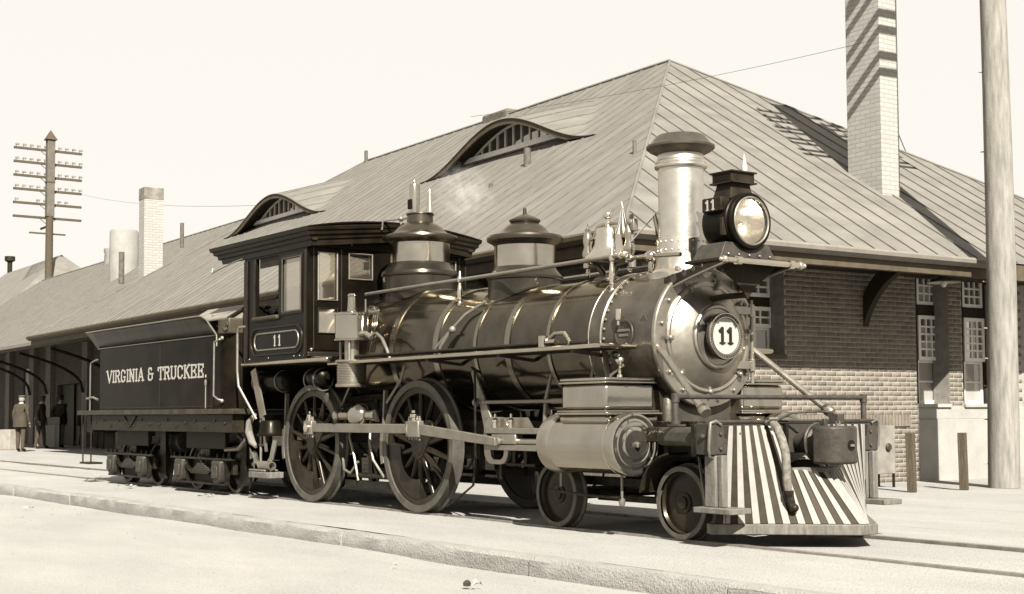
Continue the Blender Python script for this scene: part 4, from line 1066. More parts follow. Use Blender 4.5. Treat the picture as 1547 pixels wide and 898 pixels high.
# --- wheels
RW = .7228
def driver(XC, side, full=True):
    """outer face towards side*Y"""
    w_ = empty('driving_wheel', (0, 0, 0)); w_.parent = lo; w_.location = (XC, side*.83, RW)
    def Y(t): return -side*t       # depth measured inwards from the face
    def L(mb): return mb
    MB().lathe([(RW-.075, Y(0)), (RW-.004, Y(0)), (RW, Y(.004)), (RW+.001, Y(.098)), (RW+.028, Y(.11)), (RW+.030, Y(.125)), (RW+.01, Y(.138)), (RW-.075, Y(.138)), (RW-.075, Y(0))], (0, 0, 0), (0, 1, 0), 72, cap=False).build('tyre', TYRE, w_, sharp=25)
    MB().lathe([(RW-.145, Y(.03)), (RW-.075, Y(.022)), (RW-.074, Y(.12)), (RW-.145, Y(.11)), (RW-.145, Y(.03))], (0, 0, 0), (0, 1, 0), 72, cap=False).build('rim', WHEELP, w_, sharp=30)
    NS = 14
    for k in range(NS):
        a = 2*PI*(k+.5)/NS; ca, sa = math.cos(a), math.sin(a); mb = MB()
        pts = []; 
        v = []; f = []; n = 8
        for r_, wx, wy in ((.10, .040, .042), (.30, .032, .034), (RW-.13, .026, .028)):
            for q in range(n):
                b = 2*PI*q/n; tx = wx*math.cos(b); ty = wy*math.sin(b)
                v.append((r_*ca-tx*sa, Y(.065)+ty, r_*sa+tx*ca))
        for i in range(2):
            for q in range(n): f.append((i*n+q, i*n+(q+1) % n, (i+1)*n+(q+1) % n, (i+1)*n+q))
        mb.add(v, f).build('spoke', WHEELP, w_, sharp=60)
    mb = MB(); mb.lathe([(.0, Y(.0)), (.095, Y(0)), (.105, Y(.01)), (.125, Y(.02)), (.15, Y(.03)), (.15, Y(.13))], (0, 0, 0), (0, 1, 0), 32, cap=False)
    mb.build('hub', WHEELP, w_, sharp=30)
    ca_ = math.atan2(.2, .2)
    # crank boss swelling from hub towards the pin
    mb = MB(); n = 28; v = []; 
    d = (.2, .19)
    for yy in (Y(.015), Y(.12)):
        for k in range(n):
            a = 2*PI*k/n; px, pz = math.cos(a), math.sin(a)
            t = px*math.cos(ca_)+pz*math.sin(ca_)
            if t > 0: v.append((d[0]+.095*px, yy, d[1]+.095*pz))
            else: v.append((.14*px, yy, .14*pz))
    mb.add(v, [tuple(range(n)), tuple(range(n, 2*n))[::-1]]+[(k, (k+1) % n, n+(k+1) % n, n+k) for k in range(n)])
    mb.build('crank_boss', WHEELP, w_, bevel=.008, sharp=30)
    # counterweight: segment between chord and rim, opposite the pin
    mb = MB(); n = 20; v = []
    a0, a1 = ca_+PI-R(48), ca_+PI+R(48); ro = RW-.14; 
    arc = [(ro*math.cos(a0+(a1-a0)*i/n), ro*math.sin(a0+(a1-a0)*i/n)) for i in range(n+1)]
    ri = ro*.62
    inn = [((ri+.03*math.sin(PI*i/n))*math.cos(a1-(a1-a0)*i/n*.98), (ri+.03*math.sin(PI*i/n))*math.sin(a1-(a1-a0)*i/n*.98)) for i in range(n+1)]
    poly = arc+inn; N = len(poly)
    for yy in (Y(.02), Y(.11)): v += [(x, yy, z) for x, z in poly]
    f = [(i, (i+1), 2*n-i, 2*n+1-i) for i in range(n)]+[(N+i, N+2*n+1-i, N+2*n-i, N+i+1) for i in range(n)]+[(i, (i+1) % N, N+(i+1) % N, N+i) for i in range(N)]
    mb.add(v, f); mb.build('counterweight', WHEELP, w_, sharp=30, bevel=.005)
    return w_
for X in (-2.4735, 0.0):
    driver(X, -1); driver(X, 1)
both(MB().cyl((-2.4735, -.75, RW), (-2.4735, .0, RW), .09, n=16), 'axle', GRIME, lo)
both(MB().cyl((0, -.75, RW), (0, .0, RW), .09, n=16), 'axle', GRIME, lo)
# brake shoes behind the drivers
for X in (-2.4735, 0.0):
    mb = MB(); v = []; n = 8
    for yy in (-.83, -.73):
        for rr in (RW+.012, RW+.075):
            for i in range(n+1):
                a = R(168+28*i/n); v.append((X+rr*math.cos(a), yy, RW+rr*math.sin(a)))
    q = n+1; f = []
    for i in range(n): f += [(i, i+1, q+i+1, q+i), (2*q+i, 3*q+i, 3*q+i+1, 2*q+i+1), (i, 2*q+i, 2*q+i+1, i+1), (q+i, q+i+1, 3*q+i+1, 3*q+i)]
    mb.add(v, f); mb.bar((X-.79, -.78, .70), (X-.74, -.78, 1.35), .05, .03, up=(1, 0, 0))
    both(mb, 'brake_shoe', STEEL, lo, bevel=.003)
# --- rods
PX, PZ = .2, .19
def rodparts(s_):
    f = lambda mb: mb if s_ < 0 else mb.mirror()
    zr = RW+PZ
    rod = f(MB().box(-2.4735+PX+.10, PX-.12, -.965, -.925, zr-.052, zr+.052)).build('side_rod', RODM, lo, bevel=.006)
    for x in (-2.4735+PX, PX-.09):
        mb = MB(); mb.box(x-.10, x+.10, -.985, -.905, zr-.085, zr+.085); f(mb).build('rod_strap', STEEL, rod, bevel=.012)
        mb = MB()
        for q in (-.07, -.02, .04, .075): mb.lathe([(.017, 0), (.017, .025), (.010, .03), (.010, .05), (0, .05)], (x+q, -.945, zr+.085), n=8); mb.cyl((x+q, -.945, zr-.085), (x+q, -.945, zr-.12), .012, n=8)
        f(mb).build('strap_bolt', STEEL, rod, kind='stuff')
        f(MB().lathe([(.055, 0), (.055, .03), (.03, .04), (0, .04)], (x, -.98, zr), (0, -1, 0), 20)).build('crank_pin', BRASS, rod, sharp=30)
        f(MB().lathe([(.028, .085), (.026, .12), (.034, .13), (.034, .16), (.015, .175), (.012, .20), (0, .20)], (x, -.945, zr), n=12)).build('oil_cup', BRASS, rod)
    x0, x1 = PX+.03, 1.78
    zc0, zc1 = zr, RW+.075
    mb = MB(); v = []
    for x, zc, h in ((x0+.1, zc0, .058), (x1, zc1, .042)):
        for y in (-1.045, -1.00):
            for sg in (-1, 1): v.append((x, y, zc+sg*h))
    mb.add(v, [(0, 1, 3, 2), (4, 6, 7, 5), (0, 2, 6, 4), (1, 5, 7, 3), (0, 4, 5, 1), (2, 3, 7, 6)])
    mr = f(mb).build('main_rod', RODM, lo, bevel=.006)
    mb = MB(); mb.box(PX-.02, PX+.2, -1.065, -.985, zr-.09, zr+.09); f(mb).build('rod_strap', STEEL, mr, bevel=.012)
    f(MB().lathe([(.028, .085), (.026, .12), (.034, .13), (.034, .16), (.015, .175), (.012, .20), (0, .20)], (PX+.06, -1.02, zr), n=12)).build('oil_cup', BRASS, mr)
    mb = MB()
    for q in (.02, .12, .165): mb.lathe([(.017, 0), (.017, .025), (.010, .03), (.010, .05), (0, .05)], (PX+q, -1.02, zr+.09), n=8); mb.cyl((PX+q, -1.02, zr-.09), (PX+q, -1.02, zr-.12), .012, n=8)
    f(mb).build('strap_bolt', STEEL, mr, kind='stuff')
    # guides, crosshead, piston rod
    for z in (.905, .742):
        f(MB().box(1.52, 2.66, -.99, -.91, z-.028, z+.028)).build('guide_bar', STEEL, lo, bevel=.004)
    f(MB().box(1.50, 1.56, -.985, -.915, .77, .877).box(2.55, 2.60, -.985, -.915, .77, .877)).build('guide_block', STEEL, lo)
    xh = f(MB().box(1.66, 2.06, -1.0, -.90, .775, .872)).build('crosshead', GRAPH, lo, bevel=.01)
    f(MB().lathe([(.045, 0), (.045, .03), (0, .03)], (1.78, -1.0, .80), (0, -1, 0), 16)).build('crosshead_pin', STEEL, xh)
    f(MB().cyl((2.04, -.95, .80), (2.72, -.95, .80), .033, n=12)).build('piston_rod', GRAPH, xh)
    # guide yoke: rounded plate with a round and a slotted opening, stood beyond the guides
    def rr(cx_, cz, hw, hh, r_, n=8):
        P = []
        for (sx, sz, b) in ((1, 1, 0), (-1, 1, 90), (-1, -1, 180), (1, -1, 270)):
            for i in range(n+1):
                a = R(b+90*i/n); P.append((cx_+sx*(hw-r_)+r_*math.cos(a), cz+sz*(hh-r_)+r_*math.sin(a)))
        return P
    def ringplate(o, i_, y0, y1):
        N = len(o); v = [(x, y0, z) for x, z in o]+[(x, y0, z) for x, z in i_]+[(x, y1, z) for x, z in o]+[(x, y1, z) for x, z in i_]; fc = []
        for k in range(N):
            j = (k+1) % N
            fc += [(k, j, N+j, N+k), (2*N+k, 3*N+k, 3*N+j, 2*N+j), (k, 2*N+k, 2*N+j, j), (N+k, N+j, 3*N+j, 3*N+k)]
        return MB().add(v, fc)
    f(ringplate(rr(1.60, .805, .205, .235, .13), rr(1.62, .70, .115, .085, .08), -.90, -.86)).build('guide_yoke', GRAPH, lo, bevel=.003, sharp=30)
    f(MB().add([(1.45, -.88, .92), (2.02, -.88, .92), (2.22, -.88, .90), (2.10, -.88, 1.035), (1.62, -.88, 1.035)], [(0, 1, 2, 3, 4)]).prism([(1.5, -.885, .90), (2.22, -.885, .90), (2.10, -.885, 1.035), (1.6, -.885, 1.035)], (0, .02, 0))).build('yoke_plate', GRAPH, lo)
    mb = MB(); mb.bar((1.10, -.82, 1.52), (1.22, -.82, 1.20), .025, .08, up=(1, 0, 0)); mb.bar((1.12, -.82, 1.46), (1.44, -.84, .98), .025, .07, up=(1, 0, 0)); mb.bar((1.28, -.83, 1.18), (1.42, -.83, .74), .03, .09, up=(1, 0, 0))
    f(mb).build('yoke_strut', STEEL, lo, bevel=.004)
    mb = MB(); mb.cyl((1.16, -.84, 1.19), (2.95, -.84, 1.192), .019, n=8); mb.cyl((2.45, -.84, 1.192), (2.78, -.84, 1.192), .030, n=10); mb.sphere((1.17, -.84, 1.19), .045, 10); mb.sphere((1.32, -.84, 1.19), .032, 8)
    f(mb).build('valve_rod', STEEL, lo)
    mb = MB(); mb.tube([(2.28, -.80, .92), (2.30, -.80, 1.2), (2.36, -.78, 1.45)], [.028, .024, .015], 8); f(mb).build('cylinder_stay', STEEL, lo)
    for x in (1.66, 1.93): f(MB().lathe([(.026, 0), (.026, .05), (.034, .055), (.034, .08), (.012, .10), (.010, .14), (0, .14)], (x, -.95, .932), n=12)).build('oil_cup', BRASS, lo)
    mb = MB()
    mb.box(1.60, 1.64, -.86, -.82, .42, .60); mb.box(1.85, 1.90, -.88, -.84, .58, .74); mb.box(2.04, 2.09, -.88, -.84, .58, .74); mb.box(1.78, 2.25, -.90, -.82, .56, .585)
    f(mb).build('guide_hanger', GRIME, lo, kind='stuff')
    f(MB().tube([(1.08, -.72, 1.50), (1.12, -.86, 1.55), (1.20, -.88, 1.52), (1.21, -.88, 1.3), (1.21, -.88, .55), (1.14, -.86, .34), (.86, -.85, .20), (.62, -.84, .10)], .013, 6)).build('drain_pipe', GRIME, lo)
rodparts(-1); rodparts(1)
# --- cylinders and steam chests
def cylinder(s_):
    f = lambda mb: mb if s_ < 0 else mb.mirror()
    yc, zc = -.963, .798
    c = f(MB().lathe([(.262, 2.86), (.262, 3.66)], (0, yc, zc), (1, 0, 0), 56, cap=False)).build('cylinder', CYLM, lo, sharp=30)
    f(MB().lathe([(.0, 2.66), (.20, 2.66), (.245, 2.68), (.272, 2.71), (.276, 2.74), (.276, 2.84), (.262, 2.87)], (0, yc, zc), (1, 0, 0), 56, cap=False)).build('rear_cylinder_head', GRAPH, c, sharp=28)
    f(MB().lathe([(.262, 3.64), (.268, 3.66), (.279, 3.69), (.279, 3.76), (.272, 3.778), (.255, 3.786), (.238, 3.782), (.228, 3.772), (.205, 3.778), (.198, 3.788), (.165, 3.79), (.158, 3.782), (.14, 3.786), (.125, 3.794), (.06, 3.797), (.03, 3.80), (.028, 3.83), (.015, 3.845), (0, 3.85)], (0, yc, zc), (1, 0, 0), 64, cap=False)).build('front_cylinder_head', CYLM, c, sharp=22)
    mb = MB(); mb.tube([(3.655, yc+.266*math.cos(2*PI*k/48), zc+.266*math.sin(2*PI*k/48)) for k in range(48)], .005, 5, closed=True); f(mb).build('lagging_band', BRASS, c)
    mb = MB(); mb.box(2.93, 3.60, -1.14, -.52, .98, 1.06)
    cb = f(mb).build('cylinder_saddle', CYLM, c, bevel=.03)
    def rbox(x0, x1, y0, y1, z0, z1, name, m_, bev):
        return f(MB().box(x0, x1, y0, y1, z0, z1)).build(name, m_, c, bevel=bev)
    rbox(2.90, 3.64, -1.165, -.50, 1.058, 1.082, 'chest_moulding', CYLM, .008)
    rbox(2.92, 3.615, -1.155, -.52, 1.083, 1.10, 'chest_moulding', CYLM, .006)
    ch = rbox(2.95, 3.58, -1.13, -.55, 1.10, 1.335, 'steam_chest', CYLM, .035)
    rbox(2.93, 3.60, -1.145, -.53, 1.336, 1.356, 'chest_moulding', CYLM, .008)
    rbox(2.94, 3.59, -1.14, -.54, 1.357, 1.39, 'chest_lid', CYLM, .014)
    f(MB().lathe([(.03, 0), (.026, .03), (.014, .04), (.013, .10), (.02, .11), (.045, .14), (.048, .165), (.035, .19), (.012, .205), (0, .21)], (3.42, -.82, 1.39), n=16)).build('lubricator', BRASS, c, sharp=40)
    mb = MB(); mb.lathe([(.012, 0), (.012, -.20), (.028, -.21), (.03, -.25), (.02, -.27), (0, -.27)], (3.60, yc, zc-.27), n=10); f(mb).build('drain_cock', STEEL, c)
    f(MB().tube([(2.78, -1.0, .56), (2.78, -1.0, .40)], .012, 6)).build('drain_rod', STEEL, c)
    f(MB().tube([(2.60, -1.0, .36), (3.2, -1.0, .335), (3.62, -1.0, .33)], .013, 6)).build('drain_rod', GRIME, c)
    f(MB().box(2.95, 3.55, -.72, -.30, .55, 1.30)).build('cylinder_casting', BLKM, c, bevel=.03)
cylinder(-1); cylinder(1)
MB().box(3.0, 3.60, -.42, .42, .62, 1.25).build('smokebox_saddle', SMOKEB, lo, bevel=.05)
mb = MB(); v = []
mb.tube([(3.42, -.84, 1.60), (3.44, -.80, 1.50), (3.30, -.82, 1.42), (3.28, -.82, 1.39)], .014, 6); mb.tube([(3.10, -.72, 1.63), (3.18, -.78, 1.5), (3.24, -.80, 1.40)], .026, 8); mb.tube([(2.98, -.74, 1.63), (2.99, -.80, 1.39)], .013, 6)
both(mb, 'oil_pipe', STEEL, lo)
both(MB().sphere((3.40, -.86, 1.60), .035, 10).sphere((3.36, -.88, 1.52), .028, 10), 'pipe_union', GRIME, lo)
# --- leading truck
RT = .3105
def truckwheel(X, side, RT=RT, parent=None, face=.83):
    w_ = empty('truck_wheel', (X, side*face, RT)); w_.parent = parent
    def Y(t): return -side*t
    MB().lathe([(RT-.045, Y(.0)), (RT-.004, Y(0)), (RT, Y(.004)), (RT, Y(.09)), (RT+.025, Y(.102)), (RT+.026, Y(.118)), (RT-.045, Y(.13))], (0, 0, 0), (0, 1, 0), 56, cap=False).build('tyre', TYRE, w_, sharp=25)
    MB().lathe([(.0, Y(.015)), (.05, Y(.015)), (.055, Y(.03)), (.085, Y(.035)), (.09, Y(.045)), (.15, Y(.038)), (.21, Y(.05)), (.25, Y(.055)), (RT-.045, Y(.03)), (RT-.043, Y(.12)), (0, Y(.12))], (0, 0, 0), (0, 1, 0), 48, cap=False).build('wheel_disc', WHEELP, w_, sharp=30)
    return w_
for X in (2.4824, 4.2062):
    for s_ in (-1, 1): truckwheel(X, s_, parent=lo)
    MB().cyl((X, -.74, RT), (X, .74, RT), .06, n=12).build('axle', GRIME, lo)
both(MB().box(2.3, 4.38, -.60, -.52, .40, .48).box(2.42, 2.55, -.62, -.5, .2, .45).box(4.14, 4.27, -.62, -.5, .2, .45).box(2.8, 3.9, -.58, -.50, .26, .32).bar((3.34, -.56, .30), (3.34, -.56, .46), .3, .06), 'truck_frame', GRIME, lo, bevel=.006)
MB().box(3.1, 3.6, -.5, .5, .36, .60).build('truck_bolster', GRIME, lo, bevel=.02)
mb = MB(); v = []; n = 14   # curved wheel guard behind the cylinder
for yy in (-.93, -.70):
    for rr in (RT+.10, RT+.115):
        for i in range(n+1):
            a = R(95+75*i/n); v.append((4.2062+rr*math.cos(a), yy, RT+rr*math.sin(a)))
q = n+1; f = []
for i in range(n): f += [(i, i+1, q+i+1, q+i), (2*q+i, 3*q+i, 3*q+i+1, 2*q+i+1), (i, 2*q+i, 2*q+i+1, i+1), (q+i, q+i+1, 3*q+i+1, 3*q+i)]
mb.add(v, f); both(mb, 'wheel_guard', BLKM, lo, sharp=40)
# --- front deck, beam, pilot
MB().box(3.75, 4.56, -.60, .60, .955, .985).build('front_deck', CASTI, lo, bevel=.006)
both(MB().box(4.06, 4.57, -.98, -.40, .795, .952), 'deck_casing', CASTI, lo, bevel=.045)
both(MB().box(3.60, 4.06, -.84, -.45, .82, .95), 'deck_frame', GRIME, lo, bevel=.01)
beam = MB().box(4.60, 4.79, -1.03, 1.03, .73, .985).build('pilot_beam', CASTI, lo, bevel=.008)
both(MB().box(4.56, 4.61, -1.04, -.92, .715, .98), 'beam_plate', GRIME, beam, bevel=.004)
mb = MB()
for s_ in (-1, 1):
    for (y, z) in ((.93, .90), (.93, .78), (.72, .90), (.5, .80)): mb.lathe([(.015, 0), (.015, .015), (.008, .02), (0, .02)], (4.79, s_*y, z), (1, 0, 0), 8)
    mb.lathe([(.022, 0), (.022, .02), (.012, .03), (0, .03)], (4.70, s_*1.03, .88), (0, s_, 0), 8)
mb.build('beam_bolt', CASTI, beam, kind='stuff')
both(MB().tube([(4.80, -.93, .975), (4.80, -.985, 1.005), (4.79, -1.04, .99), (4.79, -1.05, .92), (4.78, -1.05, .78), (4.76, -1.02, .72), (4.76, -.96, .70)], .013, 8), 'grab_iron', STEEL, lo)
both(MB().box(4.66, 4.78, -.985, -.865, .31, .728), 'step_post', PILW, lo, bevel=.006)
both(MB().box(4.79, 4.84, -.965, -.90, .31, .728), 'step_post', PILW, lo, bevel=.006)
both(MB().box(4.60, 5.02, -1.06, -.82, .262, .308), 'footstep', PILW, lo, bevel=.006)
both(MB().tube([(4.28, -.70, .82), (4.40, -.78, .60), (4.62, -.93, .30)], .012, 6), 'step_stay', STEEL, lo)
# handrail across the beam
mb = MB(); mb.tube([(4.52, -1.17, 1.205), (4.52, 1.17, 1.205)], .021, 10)
for s_ in (-1, 1):
    mb.tube([(4.52, s_*1.17, 1.215), (4.52, s_*1.17, .99)], .026, 10); mb.cyl((4.52, s_*1.17, 1.16), (4.52, s_*1.17, 1.235), .034, n=10); mb.cyl((4.52, s_*1.17, .975), (4.52, s_*1.17, 1.01), .04, n=10)
    mb.box(4.46, 4.60, s_*1.17-.04, s_*1.17+.04, .965, .98)
mb.tube([(4.80, -.97, 1.0), (4.80, .97, 1.0)], .012, 8)
mb.build('beam_handrail', CASTI, lo, sharp=40)
# pilot
NX, NY_ = 5.54, .09
pil = MB().prism([(4.62, -.93, .085), (4.70, -.965, .085), (NX, -NY_, .085), (NX, NY_, .085), (4.70, .965, .085), (4.62, .93, .085), (4.62, .80, .085), (NX-.14, 0, .085), (4.62, -.80, .085)], (0, 0, .085)).build('pilot_base', PILW, lo, bevel=.008)
pil2 = empty('pilot'); pil2.parent = lo
top_plate = MB().prism([(4.98, -.30, .565), (5.12, -.05, .565), (5.12, .05, .565), (4.98, .30, .565), (4.93, .30, .565), (4.93, -.30, .565)], (0, 0, .05)).build('pilot_top_plate', PILW, pil2, bevel=.004)
NSL = 20
for s_ in (-1, 1):
    for k in range(NSL):
        t = (k+.5)/NSL
        bx = 4.72+(NX-.03-4.72)*t; by = .93*(1-t)+.015*t
        tyy = .885-.0455*(k+.5)
        tx, ty, tz = 4.80, tyy, .965
        if ty < .30:                         # shorter slats beneath the coupler opening
            tt = (.30-ty)/.325; tx, ty, tz = 4.985+.12*tt, .30-.27*tt, .60
        wb = .0595; wt_ = .046 if tz > .7 else .036
        dirb = Vector((NX-4.72, -.93*1.0, 0)).normalized()
        nrm = Vector((.93, NX-4.72, 0)).normalized()
        B = Vector((bx, by, .172)); T = Vector((tx, ty, tz))
        dt = Vector((0.04 if tz > .7 else .45, -1, 0)).normalized()
        v = [B-dirb*wb/2, B+dirb*wb/2, T+dt*wt_/2, T-dt*wt_/2]
        pr_ = .0 if k % 2 == 0 else 0.005
        v = [p+nrm*pr_ for p in v]
        v2 = [p-nrm*.045 for p in v]
        allv = [(p.x, s_*p.y, p.z) for p in v+v2]
        MB().add(allv, [(0, 1, 2, 3), (4, 7, 6, 5), (0, 4, 5, 1), (1, 5, 6, 2), (2, 6, 7, 3), (3, 7, 4, 0)]).build('pilot_slat', SLATD if k % 2 == 0 else PILB, pil2, bevel=.003)
both(MB().box(4.70, 4.78, -.87, -.80, .17, .74), 'pilot_post', SLATD, pil2)
MB().prism([(4.68, -.86, .165), (4.68, .86, .165), (5.30, 0, .165)], (0, 0, .012)).build('pilot_floor', SOOTSHADE, pil2)
# coupler: bell-mouthed casting with a knuckle
cp = MB().lathe([(.05, 4.78), (.08, 4.80), (.09, 4.86), (.10, 4.93), (.135, 4.97), (.165, 4.985), (.17, 5.0), (.16, 5.01), (.14, 5.005), (.12, 5.02), (.14, 5.08), (.145, 5.14), (.10, 5.18)], (0, 0, .82), (1, 0, 0), 28, cap=True).build('coupler', CASTI, lo, sharp=40)
mb = MB(); P = []
for (x, y) in ((5.10, -.19), (5.24, -.19), (5.30, -.15), (5.33, -.08), (5.33, .07), (5.30, .14), (5.24, .18), (5.10, .18)): P.append((x, y, .645))
mb.prism(P, (0, 0, .315)); mb.build('coupler_knuckle', CASTI, cp, bevel=.022, sharp=50)
MB().lathe([(.045, -.001), (.045, .004)], (5.33, .03, .80), (1, 0, 0), 16, cap=True).build('pin_hole', SOOTSHADE, cp)
MB().box(5.336, 5.345, .01, .055, .79, .81).build('knuckle_mark', STEEL, cp)
MB().cyl((5.22, 0, .62), (5.22, 0, 1.0), .022, n=10).build('knuckle_pin', STEEL, cp)
mb = MB(); mb.tube([(4.81, -.30, 1.0), (4.90, -.20, 1.07), (5.05, -.05, 1.08), (5.16, .02, 1.07), (5.20, .02, 1.0)], .012, 6); mb.box(5.14, 5.24, -.02, .06, .98, 1.06); mb.box(5.10, 5.13, -.06, -.02, .95, 1.02); mb.build('uncoupling_lever', CASTI, cp, bevel=.004)
both(MB().box(4.80, 4.83, -.20, -.17, .70, .98).box(4.80, 4.95, -.25, -.10, .685, .70), 'coupler_carrier', GRIME, lo)
# air hose
h_ = MB().tube([(4.82, -.42, .985), (4.90, -.44, .985), (4.97, -.46, .95), (5.03, -.47, .86), (5.08, -.48, .74), (5.09, -.485, .62), (5.09, -.48, .50), (5.10, -.475, .42)], [.022, .024, .034, .036, .036, .036, .036, .034], 12).build('air_hose', RUBB, lo)
MB().tube([(5.10, -.475, .43), (5.105, -.47, .37), (5.12, -.46, .32), (5.13, -.455, .275)], [.038, .040, .034, .026], 10).sphere((5.14, -.45, .30), .035, 10).cyl((5.10, -.475, .44), (5.10, -.475, .40), .043, n=10).build('hose_coupling', GRIME, h_)
MB().cyl((4.93, -.447, .975), (4.98, -.462, .93), .036, n=10).tube([(4.92, -.40, 1.02), (4.90, -.48, 1.02)], .014, 6).build('hose_clamp', STEEL, h_)

# --- cab
cab = empty('cab'); cab.parent = lo
CX0, CX1, CY = -3.70, -1.97, 1.15
CABM = BLK
CABS = mat('cab_panel_paint', (0.014, 0.011, 0.007), 0.36, 0, 0.45, 5.0, 0.04, 10, coat=0.12, spec=.1)
for s_ in (-1, 1):
    f = lambda mb: mb if s_ < 0 else mb.mirror()
    sw = MB(); y0, y1 = -CY, -CY+.045
    sw.box(CX0, CX1, y0, y1, 1.745, 2.262); sw.box(CX0, CX1, y0, y1, 3.075, 3.17)
    sw.box(CX0, -3.60, y0, y1, 2.262, 3.075); sw.box(-3.44, -3.36, y0+.01, y1, 2.262, 3.075) if False else None
    sw.box(-3.60, -3.37, y0, y1, 2.262, 3.075); sw.box(-2.735, -2.64, y0, y1, 2.262, 3.075); sw.box(-2.09, CX1, y0, y1, 2.262, 3.075); sw.box(-2.64, -2.09, y0, y1, 2.262, 2.31); sw.box(-2.64, -2.09, y0, y1, 3.045, 3.075)
    side = f(sw).build('cab_side', CABM, cab, weld=False)
    fr_ = MB(); fr_.box(-2.645, -2.60, y0-.012, y0-.0005, 2.31, 3.045); fr_.box(-2.13, -2.085, y0-.012, y0-.0005, 2.31, 3.045); fr_.box(-2.60, -2.13, y0-.012, y0-.0005, 2.31, 2.355); fr_.box(-2.60, -2.13, y0-.012, y0-.0005, 3.0, 3.045)
    wn = f(fr_).build('cab_window', CABS, cab, bevel=.003)
    f(MB().box(-2.62, -2.11, y0+.016, y0+.024, 2.33, 3.03)).build('pane', GLASSD, wn)
    # the window bead
    f(MB().tube([(-2.61, y0-.010, 2.345), (-2.61, y0-.010, 3.01), (-2.12, y0-.010, 3.01), (-2.12, y0-.010, 2.345)], .006, 5, closed=True)).build('window_bead', STEEL, wn)
    for q in ((-3.70, -3.60, 1.80), (-3.42, -3.36, 2.27), (-2.02, -1.965, 1.80)): f(MB().box(q[0], q[1], y0-.02, y0-.0005, q[2], 3.07)).build('cab_post', CABS, cab, bevel=.004)
    mb = MB(); mb.box(-3.30, -2.74, y0+.02, y0+.03, 2.95, 3.075); f(mb).build('window_head', BLKM, cab)
    # arm rest
    f(MB().box(-3.42, -2.72, y0-.05, y0+.06, 2.262, 2.325)).build('armrest', mat('leather', (.05, .04, .026), .6, 0, .5, 20, .4, 30), cab, bevel=.025)
    # oval mouldings and the number
    def rrect(x0, x1, z0, z1, r_, n=8):
        P = []
        for (cx_, cz, b) in ((x1-r_, z1-r_, 0), (x0+r_, z1-r_, 90), (x0+r_, z0+r_, 180), (x1-r_, z0+r_, 270)):
            for i in range(n+1): a = R(b+90*i/n); P.append((cx_+r_*math.cos(a), y0-.004, cz+r_*math.sin(a)))
        return P
    f(MB().tube(rrect(-3.50, -2.08, 1.83, 2.17, .16), .016, 6, closed=True)).build('panel_moulding', CABS, cab)
    f(MB().tube(rrect(-3.40, -2.18, 1.895, 2.105, .10), .010, 6, closed=True)).build('panel_moulding', STEEL, cab)
    for x in (-2.86, -2.73):
        ex = (1, 0, 0) if s_ < 0 else (-1, 0, 0); ox = x if s_ < 0 else -5.52-x
        glyph('1', ex, (0, 0, 1), (0, s_, 0), (ox, s_*(CY+.001), 1.935), .13, 1.0, .16, .004).build('digit', LETT, cab)
    f(MB().box(-3.74, -1.40, y0-.045, y0+.02, 1.70, 1.748)).build('cab_sill', DOMEB, cab, bevel=.02)
    # front corner panel: small rivets
    mb = MB()
    for x in (-3.55, -3.0, -2.3, -2.15, -2.04): mb.sphere((x, y0-.001, 1.79), .010, 6)
    f(mb).build('rivet_row', STEEL, cab, kind='stuff')
    # cab front half
    x0, x1 = CX1-.045, CX1+.0
    fw_ = MB(); a = -CY+.045
    def FB(ya, yb, za, zb__): fw_.box(x0, x1, ya, yb, za, zb__)
    FB(a, -1.0, 1.80, 3.17); FB(-1.0, -.74, 1.80, 2.06); FB(-1.0, -.74, 2.362, 2.462); FB(-1.0, -.74, 3.05, 3.17); FB(-.74, -.576, 1.80, 3.17)
    FB(-.576, -.246, 1.80, 2.74); FB(-.576, -.246, 3.055, 3.17); FB(-.246, 0.0005, 1.80, 3.17)
    fr2 = f(fw_).build('cab_front', CABM, cab, weld=False)
    def ff_(ya, yb, za, zb__, m_, g=True):
        mb = MB(); t = .022
        mb.tube([(x1+.008, ya, za), (x1+.008, yb, za), (x1+.008, yb, zb__), (x1+.008, ya, zb__)], .012, 6, closed=True)
        o = f(mb).build('front_window', m_, cab, sharp=40)
        f(MB().box(x0+.015, x0+.022, ya, yb, za, zb__)).build('pane', GLASS if g else GLASSD, o)
    ff_(-1.0, -.74, 2.462, 3.05, STEEL); ff_(-.576, -.246, 2.74, 3.055, STEEL)
    ff_(-1.0, -.74, 2.06, 2.362, DOMED, False)
    f(MB().tube([(x1+.004, -1.06, 1.86), (x1+.004, -.68, 1.86), (x1+.004, -.68, 3.10), (x1+.004, -1.06, 3.10)], .009, 5, closed=True)).build('front_door', DOMED, cab)
    f(MB().box(x1+.0005, x1+.03, -CY, -.64, 1.775, 1.83)).build('front_sill', DOMED, cab, bevel=.008)
    f(MB().box(x1+.0, x1+.12, -1.10, -.72, 1.70, 1.774)).build('corner_block', CASTI, cab, bevel=.006)
    f(MB().box(x1+.0005, x1+.025, -1.15, 0, 3.11, 3.20)).build('front_frieze', CABS, cab, bevel=.004)
    f(MB().sphere((x1+.02, -1.12, 3.20), .02, 8).sphere((x1+.02, -1.10, 1.86), .018, 8).sphere((x1+.03, -.72, 3.16), .016, 8).sphere((x1+.03, -.55, 3.16), .012, 8)).build('front_bolt', STEEL, cab, kind='stuff')
    # cornice: stepped moulding below the roof edge
    prof = [(0.0, 3.10), (.02, 3.10), (.028, 3.16), (.05, 3.175), (.06, 3.21), (.085, 3.225), (.092, 3.262), (.112, 3.275), (.12, 3.305), (.10, 3.325), (.0, 3.325)]
    mb = MB(); v = []; n = len(prof)
    stations = [(-4.60, 0), (-1.735, 1)]
